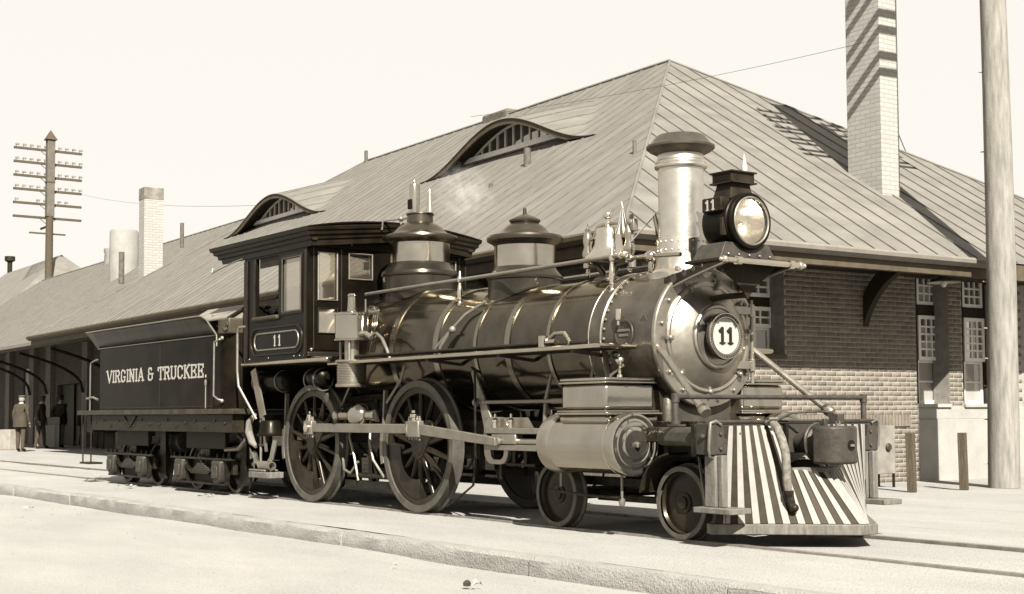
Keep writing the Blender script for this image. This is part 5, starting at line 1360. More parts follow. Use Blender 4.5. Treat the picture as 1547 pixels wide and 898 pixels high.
    for (X, c_) in stations:
        for d, z in prof:
            v.append((X-(.12-d)*(1 if c_ else -1)*1.0*(1 if c_ else 2.2), -1.145-d, z))
    # front run to the centreline
    for d, z in prof: v.append((-1.735-(.12-d), 0.0, z+.12))
    fz = []
    for k in range(n):
        j = (k+1) % n; fz += [(k, j, n+j, n+k), (n+k, n+j, 2*n+j, 2*n+k)]
    fz += [tuple(range(n))]
    v2 = []
    for idx in range(n): pass
    mb.add(v, fz); f(mb).build('roof_cornice', CABS, cab, sharp=22)
# bent front cornice follows the arched roof, so the roof skin:
mb = MB(); n = 24; v = []
for X in (-4.60, -1.735):
    for k in range(n+1):
        y = -1.265+2.53*k/n; v.append((X, y, 3.325+.13*(1-(y/1.265)**2)))
for X in (-4.60, -1.735):
    for k in range(n+1):
        y = -1.265+2.53*k/n; v.append((X, y, 3.305+.13*(1-(y/1.265)**2)))
q = n+1; f = []
for k in range(n): f += [(k, k+1, q+k+1, q+k), (2*q+k, 3*q+k, 3*q+k+1, 2*q+k+1), (k, 2*q+k, 2*q+k+1, k+1), (q+k, q+k+1, 3*q+k+1, 3*q+k)]
f += [(0, q, 3*q, 2*q), (n, 2*q+n, 3*q+n, q+n)]
mb.add(v, f); mb.build('cab_roof', BLK, cab, sharp=30)
mb = MB(); v = []
for k in range(n+1):
    y = -1.14+2.28*k/n; v += [(-1.965, y, 3.165), (-1.965, y, 3.30+.12*(1-(y/1.265)**2)), (-1.99, y, 3.165), (-1.99, y, 3.30+.12*(1-(y/1.265)**2))]
mb.add(v, [(4*k, 4*k+4, 4*k+5, 4*k+1) for k in range(n)]+[(4*k+2, 4*k+3, 4*k+7, 4*k+6) for k in range(n)]); mb.build('front_fascia', CABM, cab)
both(MB().box(-4.52, -1.80, -1.17, -1.10, 3.17, 3.28), 'roof_wall_plate', BLKM, cab)
MB().box(-1.745, -1.725, -.01, .01, 3.43, 3.45) if False else None
both(MB().tube([(-4.62, -1.20, 3.06), (-4.60, -1.22, 3.00), (-4.0, -1.19, 3.09), (-3.72, -1.17, 3.12)], .010, 5), 'curtain_rod', STEEL, cab)
MB().box(-3.70, -1.99, -1.1, 1.1, 1.70, 1.74).build('cab_floor', BLKM, cab)
# backhead and fittings seen through the openings
bh = MB().lathe([(.0, -2.45), (.55, -2.45), (.60, -2.40), (.62, -2.0)], (0, 0, 1.95), (1, 0, 0), 32, cap=False).build('backhead', BLKM, cab)
mb = MB(); mb.lathe([(.07, 0), (.07, .03), (0, .035)], (-2.46, -.2, 2.5), (-1, 0, 0), 16); mb.lathe([(.055, 0), (.055, .03), (0, .035)], (-2.46, .05, 2.55), (-1, 0, 0), 16); mb.tube([(-2.45, -.3, 2.2), (-2.8, -.45, 2.35), (-3.0, -.5, 2.4)], .018, 6)
mb.tube([(-2.46, 0, 2.2), (-2.6, -.1, 2.25), (-2.7, -.25, 2.2)], .014, 6); mb.cyl((-3.1, -.75, 1.74), (-3.0, -.8, 2.5), .02, n=8); mb.build('cab_fittings', STEEL, bh, kind='stuff')
MB().box(-3.6, -3.1, -1.08, -.55, 2.12, 2.18).box(-3.58, -3.12, -1.06, -.6, 1.74, 2.12).build('cab_seat', mat('seat_leather', (.09, .072, .048), .55), cab, bevel=.03)
# grab rail at the cab's rear edge, and rear cab uprights
both(MB().tube([(-3.64, -1.16, 2.22), (-3.78, -1.19, 2.22), (-3.84, -1.19, 2.14), (-3.84, -1.19, 1.65), (-3.80, -1.19, 1.45), (-3.64, -1.12, 1.20), (-3.56, -1.05, 1.02)], .017, 8), 'cab_grab_rail', STEEL, cab)
both(MB().box(-3.745, -3.705, -1.14, -1.04, 1.70, 3.12), 'rear_upright', mat('upright_paint', (.22, .185, .13), .5, 0, .3, 9), cab)
# lower side apron beneath the cab
both(MB().bar((-3.62, -1.06, 1.66), (-3.42, -1.02, 1.05), .02, .16, up=(1, 0, 0)).bar((-3.42, -1.02, 1.05), (-3.40, -.98, .60), .02, .05, up=(1, 0, 0)), 'cab_stay', GRAPH, lo)
both(MB().tube([(-3.52, -1.0, 1.12), (-3.52, -1.0, .36)], .017, 8), 'step_hanger', STEEL, lo)
both(MB().lathe([(.0, .0), (.17, .0), (.175, .02), (.15, .05), (.14, .17), (.12, .20), (0, .20)], (-3.40, -.92, .80), n=24), 'water_scoop_pot', BLK, lo)
both(MB().box(-3.72, -3.18, -1.08, -.84, .26, .34).box(-3.76, -3.30, -1.06, -.86, .343, .37), 'cab_step', PILW, lo, bevel=.01)
mb = MB(); mb.tube([(-3.75, -.98, .58), (-3.60, -1.02, .46), (-3.45, -1.0, .42), (-3.30, -1.0, .44), (-3.20, -1.0, .52), (-3.14, -.98, .75)], .035, 8)
for i in range(7): mb.tube([(-3.50+.05*i, -1.0+.05*math.cos(a), .42+.05*math.sin(a)) for a in [2*PI*k/10 for k in range(10)]], .012, 5, closed=True)
both(mb, 'feed_hose', GRAPH, lo)
both(MB().tube([(-3.70, -1.0, 1.08), (-3.80, -1.03, .98), (-3.82, -1.03, .85), (-3.72, -1.03, .72), (-3.62, -1.02, .66)], [.025, .045, .05, .045, .025], 10), 'canvas_hose', mat('canvas', (.20, .17, .13), .9, 0, .2, 9), lo)

# ================================================================== TENDER
te = empty('tender', (0, 0, 0))
tag(te, 'dark tender lettered VIRGINIA & TRUCKEE in pale slab capitals, coupled behind the locomotive', 'tender')
TNK = mat('tender_paint', (0.0095, 0.0074, 0.0048), 0.38, 0, 0.7, 2.2, 0.05, 5, spec=.04)
TX0, TX1, TY = -9.08, -4.10, 1.20
def rplan(x0, x1, y, r_, n=10, back=.10):
    P = []
    for i in range(n+1): a = R(90*i/n); P.append((x1-r_+r_*math.cos(a), y-r_+r_*math.sin(a)))
    for i in range(n+1): a = R(90+90*i/n); P.append((x0+back+back*math.cos(a), y-back+back*math.sin(a)))
    P += [(x, -yy) for x, yy in reversed(P)]
    return P
P = rplan(TX0, TX1, TY, .28)
N = len(P); zs_ = [1.16, 2.155]
tank = MB().add([(x, y, z) for z in zs_ for x, y in P], [(i, (i+1) % N, N+(i+1) % N, N+i) for i in range(N)]+[tuple(range(N)), tuple(range(N, 2*N))]).build('water_tank', TNK, te, sharp=40)
for s_ in (-1, 1):
    f = lambda mb: mb if s_ < 0 else mb.mirror()
    # flared coping, falling away at its front end
    mb = MB(); v = []; n = 40
    for i in range(n+1):
        x = -9.12+(-4.47+9.12)*i/n
        t = min(1, (-4.47-x)/.30); h = .27*math.sqrt(max(0, 1-(1-t)**2)); o = .13*h/.27
        tb = min(1, (x+9.12)/.05)
        v += [(x-(.0 if i else .0), -TY-.002, 2.15), (x-(.14*(1-tb)), -TY-.002-o*.55, 2.15+h*.6), (x-(.20*(1-tb)), -TY-.002-o, 2.15+h)]
    q = 3
    mb.add(v, [(q*i+j, q*(i+1)+j, q*(i+1)+j+1, q*i+j+1) for i in range(n) for j in range(2)])
    fl = f(mb).build('flared_coping', mat('coping_paint', (0.030, 0.024, 0.016), .30, 0, .8, 5, .05, 8, coat=.2, spec=.1, streak=(1, 1, .3)), te, sharp=60)
    sol = fl.modifiers.new('solid', 'SOLIDIFY'); sol.thickness = .012
    f(MB().tube([v[3*i+2] for i in range(n+1)], .012, 6)).build('coping_bead', STEEL, fl)
    f(MB().tube([v[3*n], (-4.46, -TY-.004, 2.0)], .012, 6).tube([(-9.08, -TY-.006, 2.15), (-4.5, -TY-.006, 2.15)], .008, 6)).build('coping_bead', STEEL, fl)
    mb = MB()
    for k in range(46): mb.sphere((-6.47, -TY-.001, 1.19+.021*k), .006, 5)
    for k in range(100): mb.sphere((-8.95+.046*k, -TY-.001, 1.19), .006, 5)
    f(mb).build('rivet_line', CASTI, tank, kind='stuff', weld=False)
    mb = MB(); mb.tube([(-4.28, -TY-.01, 2.10), (-4.28, -TY-.05, 2.08), (-4.40, -TY-.07, 2.05), (-4.40, -TY-.07, 1.33), (-4.30, -TY-.05, 1.28), (-4.28, -TY-.01, 1.27)], .014, 8); mb.sphere((-4.27, -TY-.01, 2.10), .03, 8); mb.sphere((-4.27, -TY-.01, 1.26), .03, 8)
    f(mb).build('grab_rail', STEEL, te)
    mb = MB(); mb.tube([(-4.78, -TY-.02, 1.165), (-4.78, -TY-.02, 1.50)], .010, 6); mb.lathe([(.018, 0), (.022, .03), (.02, .07), (0, .09)], (-4.78, -TY-.02, 1.48), n=8); f(mb).build('gauge_cock', GRAPH, te)
    mb = MB(); mb.tube([(-9.12, -TY+.0, 1.98), (-9.20, -TY-.03, 1.96), (-9.36, -TY-.03, 1.93), (-9.38, -TY-.03, 1.85), (-9.38, -TY-.03, 1.14)], .013, 6); mb.tube([(-9.10, -TY+.0, 1.33), (-9.25, -TY-.03, 1.37), (-9.55, -TY-.03, 1.35)], .018, 6); f(mb).build('rear_grab_rail', STEEL, te)
    # wooden sill, frame channel and bolts
    f(MB().box(-9.90, -3.82, -1.27, -1.0, 1.085, 1.155)).build('tender_sill', mat('sill_paint', (.045, .036, .024), .5, 0, .5, 6), te, bevel=.006)
    f(MB().box(-9.32, -3.92, -1.215, -1.05, .84, 1.083)).build('side_frame', BLKM, te, bevel=.006)
    mb = MB()
    for k in range(16): mb.sphere((-9.1+.33*k, -1.217, .96+.05*math.sin(k*2.3)), .02, 6)
    f(mb).build('frame_bolt', GRIME, te, kind='stuff')
    mb = MB(); mb.bar((-7.85, -1.225, 1.06), (-7.62, -1.225, .90), .02, .018); mb.bar((-7.35, -1.225, 1.06), (-7.58, -1.225, .90), .02, .018); f(mb).build('truss_strap', GRIME, te)
text('VIRGINIA & TRUCKEE.', (1, 0, 0), (0, 0, 1), (0, -1, 0), (-8.68, -TY-.001, 1.592), .185, 3.92, LETT, te)
text('VIRGINIA & TRUCKEE.', (-1, 0, 0), (0, 0, 1), (0, 1, 0), (-4.78, TY+.001, 1.592), .185, 3.92, LETT, te)
# leg tops, toolbox with a pitched lid, coal space, hatch
both(MB().box(-4.47, -4.12, -1.19, -.62, 2.156, 2.37), 'tank_leg', mat('leg_paint', (.07, .057, .04), .35, .2, .3, 4), te, bevel=.02)
mb = MB(); mb.sphere((-4.16, -1.196, 2.28), .04, 10, (1, .5, 1)); mb.cyl((-4.16, -1.2, 2.22), (-4.16, -1.25, 2.20), .03, n=10); both(mb, 'leg_fitting', CASTI, te)
gp = [(-4.42, -1.05, 2.375), (-4.42, -.40, 2.375), (-4.42, -.40, 2.40), (-4.42, -.72, 2.60), (-4.42, -1.05, 2.40)]
both(MB().prism(gp, (-1.45, 0, 0)), 'tool_box', mat('toolbox_paint', (.22, .185, .13), .6, 0, .3, 6), te, bevel=.004)
both(MB().bar((-4.40, -1.08, 2.385), (-4.40, -.715, 2.615), .04, .022).bar((-4.40, -.715, 2.615), (-4.40, -.36, 2.385), .04, .022), 'lid_edge', BLKM, te)
mb = MB(); mb.box(-6.0, -4.2, -.60, .60, 1.16, 2.30); mb.build('coal_space', BLKM, te)
mb = MB(); random.seed(5)
for k in range(150):
    x = random.uniform(-6.0, -4.3); y = random.uniform(-.55, .55); rr = random.uniform(.05, .10)
    mb.sphere((x, y, 2.36+.25*(1-(y/.6)**2)*(.4+.6*(1-abs(x+5.3)/1.2))+random.uniform(-.04, .03)), rr, 5, (1, random.uniform(.7, 1.1), random.uniform(.6, 1)))
mb.build('coal', mat('coal', (.012, .01, .007), .5), te, sharp=5, kind='stuff', weld=False)
mb = MB(); mb.lathe([(.24, 2.42), (.24, 2.72), (.27, 2.74), (.27, 2.77), (.0, 2.80)], (-4.75, .10, 0), n=24); mb.box(-4.78, -4.72, .08, .12, 2.8, 2.90); mb.sphere((-4.97, .0, 2.85), .05, 8); mb.build('water_hatch', BLKM, te, sharp=30)
MB().box(-9.90, -9.60, -1.10, 1.10, .80, 1.08).build('rear_beam', BLKM, te, bevel=.01)
MB().box(-9.2, -4.0, -.6, .6, .82, 1.08).build('centre_frame', BLKM, te)
mb = MB(); mb.box(-10.2, -9.9, -.09, .09, .72, .94); mb.sphere((-10.22, 0, .83), .10, 10); mb.build('rear_coupler', CASTI, te)
both(MB().box(-9.88, -9.40, -1.22, -1.0, .28, .31).tube([(-9.45, -1.18, .30), (-9.45, -1.18, 1.1)], .012, 6).tube([(-9.84, -1.18, .30), (-9.84, -1.18, 1.1)], .012, 6), 'rear_step', BLKM, te)
for xa_, xb_ in ((-8.80, -7.53), (-6.02, -4.72)):
    tr = empty('tender_truck'); tr.parent = te
    for X in (xa_, xb_):
        for s_ in (-1, 1): truckwheel(X, s_, .33, tr, face=.80)
    for s_ in (-1, 1):
        f = lambda mb: mb if s_ < 0 else mb.mirror()
        xm = (xa_+xb_)/2
        f(MB().box(xa_-.38, xb_+.38, -1.06, -.98, .455, .485)).build('top_bar', GRIME, tr, bevel=.004)
        f(MB().bar((xa_-.1, -1.02, .45), (xm-.28, -1.02, .27), .07, .03).bar((xm-.28, -1.02, .27), (xm+.28, -1.02, .27), .07, .03).bar((xm+.28, -1.02, .27), (xb_+.1, -1.02, .45), .07, .03)).build('arch_bar', GRIME, tr)
        f(MB().box(xa_-.20, xb_+.20, -1.05, -.99, .115, .14)).build('tie_bar', GRIME, tr)
        f(MB().box(xa_-.30, xb_+.30, -.97, -.90, .26, .454).box(xm-.34, xm+.34, -.97, -.90, .14, .26).box(xa_-.02, xb_+.02, -.965, -.90, .60, .84)).build('side_plate', BLKM, tr, bevel=.01)
        for X in (xa_, xb_):
            mb = MB()
            mb.prism([(X-.15, -1.10, .45), (X+.15, -1.10, .45), (X+.12, -1.10, .22), (X+.06, -1.10, .14), (X-.06, -1.10, .14), (X-.12, -1.10, .22)], (0, .17, 0))
            jb = f(mb).build('journal_box', CASTI, tr, bevel=.025)
            f(MB().box(X-.09, X+.09, -1.125, -1.10, .21, .38)).build('box_lid', CASTI, jb, bevel=.012)
            f(MB().box(X-.21, X-.165, -1.04, -.98, .13, .46).box(X+.165, X+.21, -1.04, -.98, .13, .46)).build('pedestal_leg', GRIME, tr)
        mb = MB()
        for i in range(5):
            l = .62-.1*i; mb.box(xm-l/2, xm+l/2, -1.04, -.97, .30+.0*i-.0+.025*i-.02, .30+.025*i)
        f(mb).build('leaf_spring', CASTI, tr, kind='stuff')
        mb = MB()
        for q in (xa_-.3, xa_-.1, xa_+.1, xm-.2, xm-.05, xm+.1, xb_-.1, xb_+.1, xb_+.3): mb.lathe([(.017, 0), (.017, .03), (.01, .035), (.01, .06), (0, .06)], (q, -1.02, .485), n=6)
        mb.lathe([(.03, 0), (.03, .05), (.05, .06), (.05, .09), (.02, .10), (0, .14)], (xm+.04, -1.02, .40), n=10)
        f(mb).build('truck_bolt', GRIME, tr, kind='stuff', weld=False)
        f(MB().bar((xb_+.40, -.86, .95), (xb_+.44, -.86, .12), .05, .20, up=(1, 0, 0))).build('brake_shoe', GRIME, tr)
    MB().box((xa_+xb_)/2-.12, (xa_+xb_)/2+.12, -.95, .95, .42, .62).build('bolster', GRIME, tr, bevel=.01)
    for X in (xa_, xb_): MB().cyl((X, -1.0, .33), (X, 1.0, .33), .055, n=10).build('axle', GRIME, tr)
both(MB().tube([(-4.3, -.95, .80), (-4.05, -.98, .72), (-4.2, -1.0, .62), (-4.6, -1.0, .60)], .03, 6), 'brake_cylinder_pipe', STEEL, te)
MB().cyl((-7.6, -.6, .68), (-6.9, -.6, .68), .16, n=20).build('brake_cylinder', CASTI, te, bevel=.02)

# ================================================================== TELEGRAPH POLES
def insul(mb, x, y, z, s_=1.0): mb.lathe([(.012, -.02), (.012, .05), (.045, .05), (.048, .085), (.03, .10), (.035, .13), (.02, .155), (0, .16)], (x, y, z), n=8)
GLI = mat('insulator_glass', (.42, .38, .30), .2, 0, .1, 9)
tp = empty('telegraph_pole', (0.66, 8.96, -.05))
tag(tp, 'thick weathered timber telegraph pole standing close at the right edge beside the station', 'telegraph pole')
mb = MB(); secs = []
n = 24; v = []; zz = [0, .4, 1, 2, 3, 4, 5, 6, 7, 8, 9, 10, 11.2]
for z in zz:
    r_ = .229-.0056*z
    for k in range(n):
        a = 2*PI*k/n; r2 = r_*(1+.025*noise.noise(Vector((math.cos(a)*1.5, math.sin(a)*1.5, z*.5))))
        v.append((r2*math.cos(a)+.05*math.sin(z*.35)-z*.003, r2*math.sin(a)+.012*z*.0, z))
f = [(i*n+k, i*n+(k+1) % n, (i+1)*n+(k+1) % n, (i+1)*n+k) for i in range(len(zz)-1) for k in range(n)]+[tuple((len(zz)-1)*n+k for k in range(n))]
mb.add(v, f); pm = mb.build('pole_shaft', WOODP, tp, sharp=60)
for k, (z, a) in enumerate(((.35, 200), (1.5, 185), (2.35, 205), (3.05, 190), (4.1, 200), (5.0, 190), (6.2, 200), (1.0, 190), (1.9, 210))):
    a_ = R(a+25); r_ = .227-.0056*z; MB().tube([((r_-.06)*math.cos(a_)+.05*math.sin(z*.35)-z*.003, (r_-.06)*math.sin(a_), z), ((r_+.05)*math.cos(a_)+.05*math.sin(z*.35)-z*.003, (r_+.05)*math.sin(a_), z+.005)], .010, 6).build('pole_step', STEEL, pm)
for k in range(9):
    z = 8.78+.36*k+(-.08 if k % 2 else 0)
    arm = MB().box(-.26, -.18, -1.5, 1.5, z, z+.09).build('crossarm', WOODD, tp, bevel=.006)
    mb = MB()
    for q in range(10): insul(mb, -.22, -1.4+.31*q, z+.09)
    if k > 4: mb.build('insulator', GLI, arm, kind='stuff', sharp=40)
tq = empty('telegraph_pole', (-60.0, 13.9, -.05))
tag(tq, 'distant telegraph pole with six long crossarms and a boxed, pointed top at far left', 'telegraph pole')
MB().cyl((0, 0, 0), (0, 0, 15.9), .24, .17, n=14).build('pole_shaft', WOODD, tq)
MB().box(-.19, .19, -.20, .20, 10.9+.75, 15.75).build('cable_box', mat('box_paint', (.13, .105, .075), .8, 0, .2, 3), tq, bevel=.02)
MB().add([(-.28, -.29, 15.75), (.28, -.29, 15.75), (.28, .29, 15.75), (-.28, .29, 15.75), (0, 0, 16.3)], [(0, 1, 2, 3), (0, 1, 4), (1, 2, 4), (2, 3, 4), (3, 0, 4)]).build('box_roof', WOODD, tq)
MB().box(-.21, .21, -.22, .22, 13.45, 13.52).build('box_band', WOODD, tq)
for k in range(6):
    z = 15.28-.725*k; arm = MB().box(-.40, -.28, -1.80, 1.80, z-.10, z+.02).build('crossarm', WOODD, tq)
    if k < 5:
        for q in range(10):
            if k == 4 and q in (1, 2, 8, 9): continue
            mb = MB(); y = -1.68+.373*q; mb.cyl((-.34, y, z), (-.34, y, z+.14), .03, n=5); mb.box(-.40, -.28, y-.03, y+.15, z+.11, z+.19); mb.build('insulator', ZINC, arm)
    MB().bar((-.30, -.5, z-.04), (-.30, 0, z-.42), .03, .03, up=(1, 0, 0)).bar((-.30, .5, z-.04), (-.30, 0, z-.42), .03, .03, up=(1, 0, 0)).build('arm_brace', WOODD, arm)
arm = MB().box(-.36, -.26, -.95, .95, 10.74, 10.82).build('crossarm', WOODD, tq)
for y in (-.8, .8): MB().cyl((-.31, y, 10.82), (-.31, y, 11.0), .04, n=6).build('insulator', GLI, arm)
MB().bar((-.25, -.38, 11.0), (-.25, 0, 11.18), .12, .14, up=(1, 0, 0)).bar((-.2, 0, 11.2), (-.2, .2, 10.4), .1, .2, up=(1, 0, 0)).build('cable_hanger', BLKM, tq)

# guard posts and grey cabinet by the end wall
for (x, y, h, lab) in ((.54, 6.98, .83, 'short square timber guard post nearest the pilot, left of the pair'), (.70, 7.94, .82, 'short square timber guard post nearer the thick pole, right of the pair')):
    p = MB().box(-.055, .055, -.05, .05, -.05, h-.05).build('guard_post', WOODD, bevel=.006); p.location = (x, y, 0); p.rotation_euler = (R(.6), R(-.8), R(20))
    tag(p, lab, 'post', 'timber guard posts by the station end wall')
cb = empty('metal_cabinet', (-.62, 7.60, -.05)); tag(cb, 'grey sheet-metal cabinet on legs standing behind the right side of the pilot', 'cabinet')
MB().box(-.16, .16, -.40, .30, .20, .92).build('cabinet_body', ZINC, cb, bevel=.01)
MB().lathe([(.0, 0), (.05, 0), (.06, .02), (.045, .04), (0, .045)], (.165, .12, .60), (1, 0, 0), 14).build('cabinet_knob', CASTI, cb)
for x in (-.14, .14):
    for y in (-.37, .27): MB().box(x-.015, x+.015, y-.015, y+.015, 0, .2).build('cabinet_leg', BLKM, cb)

# ================================================================== BUILDINGS FAR DOWN THE LINE
def gable(name, x, y, w_, l_, ze, zr, lab):
    b = empty(name, (x, y, -.05), R(-2)); tag(b, lab, 'building')
    MB().box(-l_, 0, -w_/2, w_/2, 0, ze).build('wall', BRKTEX, b)
    mb = MB(); o = .9
    mb.add([(o, -w_/2-o, ze-.1), (-l_-o, -w_/2-o, ze-.1), (-l_, 0, zr), (-w_*.42, 0, zr)], [(0, 1, 2, 3)])
    mb.add([(o, w_/2+o, ze-.1), (-l_-o, w_/2+o, ze-.1), (-l_, 0, zr), (-w_*.42, 0, zr)], [(0, 1, 2, 3)])
    mb.add([(o, -w_/2-o, ze-.1), (o, w_/2+o, ze-.1), (-w_*.42, 0, zr)], [(0, 1, 2)])
    mb.add([(-l_-o, -w_/2-o, ze-.1), (-l_-o, w_/2+o, ze-.1), (-l_, 0, zr)], [(0, 1, 2)])
    mb.build('roof', ROOF, b, sharp=15, weld=False)
    return b
gable('freight_house', -57.5, 14.9, 9.5, 16, 5.0, 9.85, 'low building with a pale hipped metal roof just beyond the station wing')
b2 = gable('freight_house', -84, 15.6, 13, 14, 7.0, 11.6, 'farthest building whose roof corner shows at the left edge behind the pole')
MB().lathe([(.16, 10.6), (.16, 11.5), (.34, 11.6), (.34, 11.9), (.28, 11.9)], (2.0, 2.6, 0), n=10).build('roof_ventilator', BLKM, b2)

# ================================================================== WIRES
def wire(name, pts, r_, lab):
    o = MB().tube(pts, r_, 4).build(name, mat('old_wire', (.10, .085, .06), .7)); tag(o, lab, 'wire')
def sag(a, b, s_, n=16):
    a, b = Vector(a), Vector(b); return [a.lerp(b, i/n)-Vector((0, 0, s_*4*(i/n)*(1-i/n))) for i in range(n+1)]
wire('stay_wire', sag((-2.1, 9.35, 7.28), (-9.2, 6.2, 6.9), .1), .004, 'thin wire stretched from the striped chimney across the roof towards the peak')
wire('stay_wire', sag((-2.2, 9.95, 6.5), (-4.8, 14.0, 6.2), .02), .009, 'thin stay wire running down from the right side of the tall chimney to the roof')
wire('line_wire', sag((-60.3, 15.6, 13.0), (-21.0, 9.2, 7.0), .35), .006, 'faint telegraph wire running from the far pole towards the roof')

# ================================================================== PEOPLE AND LUGGAGE
SKIN = mat('skin', (.24, .20, .15), .6, 0, .1, 9)
HAIRW = mat('white_hair', (.26, .235, .195), .8)
HAIRD = mat('dark_hair', (.05, .04, .025), .7)
def person(loc, rz, P, coat, trousers, hat, hair, lab, shirt=None):
    """P: joints in metres, figure faces +x; one continuous body grown over its skeleton"""
    J = {}
    order = ['pelvis', 'belly', 'chest', 'neckb', 'neck', 'chin', 'crown']
    J.update(P)
    names = list(J.keys()); idx = {k: i for i, k in enumerate(names)}
    edges = [('pelvis', 'belly'), ('belly', 'chest'), ('chest', 'neckb'), ('neckb', 'neck'), ('neck', 'head'), ('head', 'crown')]
    for s_ in 'LR':
        edges += [('chest', 'sh'+s_), ('sh'+s_, 'el'+s_), ('el'+s_, 'wr'+s_), ('wr'+s_, 'ha'+s_), ('pelvis', 'hi'+s_), ('hi'+s_, 'kn'+s_), ('kn'+s_, 'an'+s_), ('an'+s_, 'to'+s_)]
    rad = dict(pelvis=(.17, .14), belly=(.165, .135), chest=(.175, .13), neckb=(.085, .08), neck=(.055, .058), head=(.078, .088), crown=(.065, .075))
    for s_ in 'LR': rad.update({'sh'+s_: (.078, .075), 'el'+s_: (.056, .056), 'wr'+s_: (.042, .040), 'ha'+s_: (.030, .045), 'hi'+s_: (.105, .105), 'kn'+s_: (.073, .073), 'an'+s_: (.055, .055), 'to'+s_: (.045, .035)})
    me = bpy.data.meshes.new('person'); me.from_pydata([J[k] for k in names], [(idx[a], idx[b]) for a, b in edges], [])
    tmp = bpy.data.objects.new('tmp', me); COL.objects.link(tmp)
    sk = tmp.modifiers.new('skin', 'SKIN'); 
    if not me.skin_vertices: me.attributes.new('skin', 'FLOAT', 'POINT') if False else bpy.ops.mesh.customdata_skin_add() if False else None
    sv = me.skin_vertices[0].data
    for k in names: sv[idx[k]].radius = rad[k]; sv[idx[k]].use_root = (k == 'pelvis')
    ss = tmp.modifiers.new('sub', 'SUBSURF'); ss.levels = 2; ss.render_levels = 2
    dg = bpy.context.evaluated_depsgraph_get(); dg.update()
    nm = bpy.data.meshes.new_from_object(tmp.evaluated_get(dg))
    bpy.data.objects.remove(tmp)
    nm.name = 'person'
    for mt in (coat, trousers, SKIN, BLKM): nm.materials.append(mt)
    zn = J['neckb'][2]+.015; 
    for p in nm.polygons:
        c = p.center; p.use_smooth = True
        m_ = 0
        if c.z < J['pelvis'][2]-.02: m_ = 1
        if c.z < .10: m_ = 3
        if (c-Vector(J['head'])).length < .17 and c.z > zn: m_ = 2
        elif c.z > zn+.01: m_ = 2
        for s_ in 'LR':
            if (c-Vector(J['ha'+s_])).length < .085: m_ = 2
        if (c-Vector(J['kn'+'L'])).length < .3 and c.z < J['pelvis'][2]: m_ = max(m_, 1) if m_ != 0 else 1
        p.material_index = m_
    o = bpy.data.objects.new('person', nm); COL.objects.link(o); o.location = loc; o.rotation_euler = (0, 0, rz)
    tag(o, lab, 'person')
    # face: nose, eyes, mouth, ears
    hx, hy, hz = J['head']; fx = MB()
    fx.lathe([(.0, 0), (.014, .01), (.010, .03), (0, .045)], (hx+.085, hy, hz-.01), (.3, 0, 1), 6)
    fx.build('nose', SKIN, o)
    for q in (-1, 1):
        MB().sphere((hx+.078, hy+q*.030, hz+.022), .009, 6).build('eye', BLKM, o)
        MB().sphere((hx-.005, hy+q*.082, hz), .02, 6, (.8, .4, 1.3)).build('ear', SKIN, o)
    MB().box(hx+.080, hx+.086, hy-.02, hy+.02, hz-.048, hz-.042).build('mouth', BLKM, o)
    # hands: thumb and fingers curled from each palm
    for s_ in 'LR':
        ha = Vector(J['ha'+s_]); wr = Vector(J['wr'+s_]); d = (ha-wr).normalized(); sd_ = d.cross(Vector((1, 0, 0))).normalized() if abs(d.x) < .9 else Vector((0, 1, 0)); up_ = sd_.cross(d)
        mb = MB()
        for q, L_ in enumerate((.055, .065, .062, .048)):
            b0 = ha+up_*(.024-.016*q)+d*.01; mb.tube([b0, b0+d*L_*.6+sd_*.004, b0+d*L_+sd_*.018], [.0085, .008, .006], 5)
        b0 = wr+d*.03+up_*.03; mb.tube([b0, b0+d*.03+up_*.018, b0+d*.055+up_*.016], [.010, .009, .007], 5)
        mb.build('fingers', SKIN, o)
    # coat skirt, hair, hat
    pl = J['pelvis']
    v = []; n = 24; 
    for (z, rx, ry, dx) in ((pl[2]+.22, .150, .195, 0), (pl[2]+.05, .160, .215, -.01), (pl[2]-.10, .175, .235, -.02), (pl[2]-.20, .182, .242, -.025)):
        for k in range(n):
            a = 2*PI*k/n; w2 = 1+.03*math.sin(a*5+z*9); v.append((pl[0]+dx+rx*w2*math.cos(a), pl[1]+ry*w2*math.sin(a), z))
    mb = MB(); mb.add(v, [(i*n+k, i*n+(k+1) % n, (i+1)*n+(k+1) % n, (i+1)*n+k) for i in range(3) for k in range(n)]); mb.build('coat_skirt', coat, o, sharp=80)
    MB().lathe([(.075, 0), (.088, .02), (.062, .05)], (J['neckb'][0]-.005, J['neckb'][1], J['neckb'][2]+.0), n=16, cap=False).build('collar', shirt or LETT, o)
    mb = MB(); mb.lathe([(.088, -.035), (.094, .02), (.09, .06), (.06, .10), (0, .115)], (hx-.018, hy, hz), n=16, cap=False); mb.build('hair', hair, o)
    hm = mat('hat_'+hat, dict(cap=(.06, .048, .032), derby=(.025, .02, .013), straw=(.10, .08, .055), white=(.7, .64, .53))[hat], .8)
    if hat in ('cap', 'straw'):
        mb = MB(); mb.lathe([(.094, .055), (.096, .085), (.115, .10), (.112, .125), (.06, .14), (0, .142)], (hx-.01, hy, hz), n=20); mb.lathe([(.0, .066), (.06, .066), (.085, .06), (.0, .055)], (hx+.075, hy, hz), n=12)
    elif hat == 'derby':
        mb = MB(); mb.lathe([(.092, .065), (.145, .062), (.15, .072), (.095, .078), (.092, .12), (.075, .165), (.04, .18), (0, .185)], (hx-.01, hy, hz), n=20)
    else:
        mb = MB(); mb.lathe([(.096, .03), (.10, .06), (.085, .11), (.04, .135), (0, .14)], (hx-.01, hy, hz), n=20)
    mb.build('hat', hm, o, sharp=40)
    return o
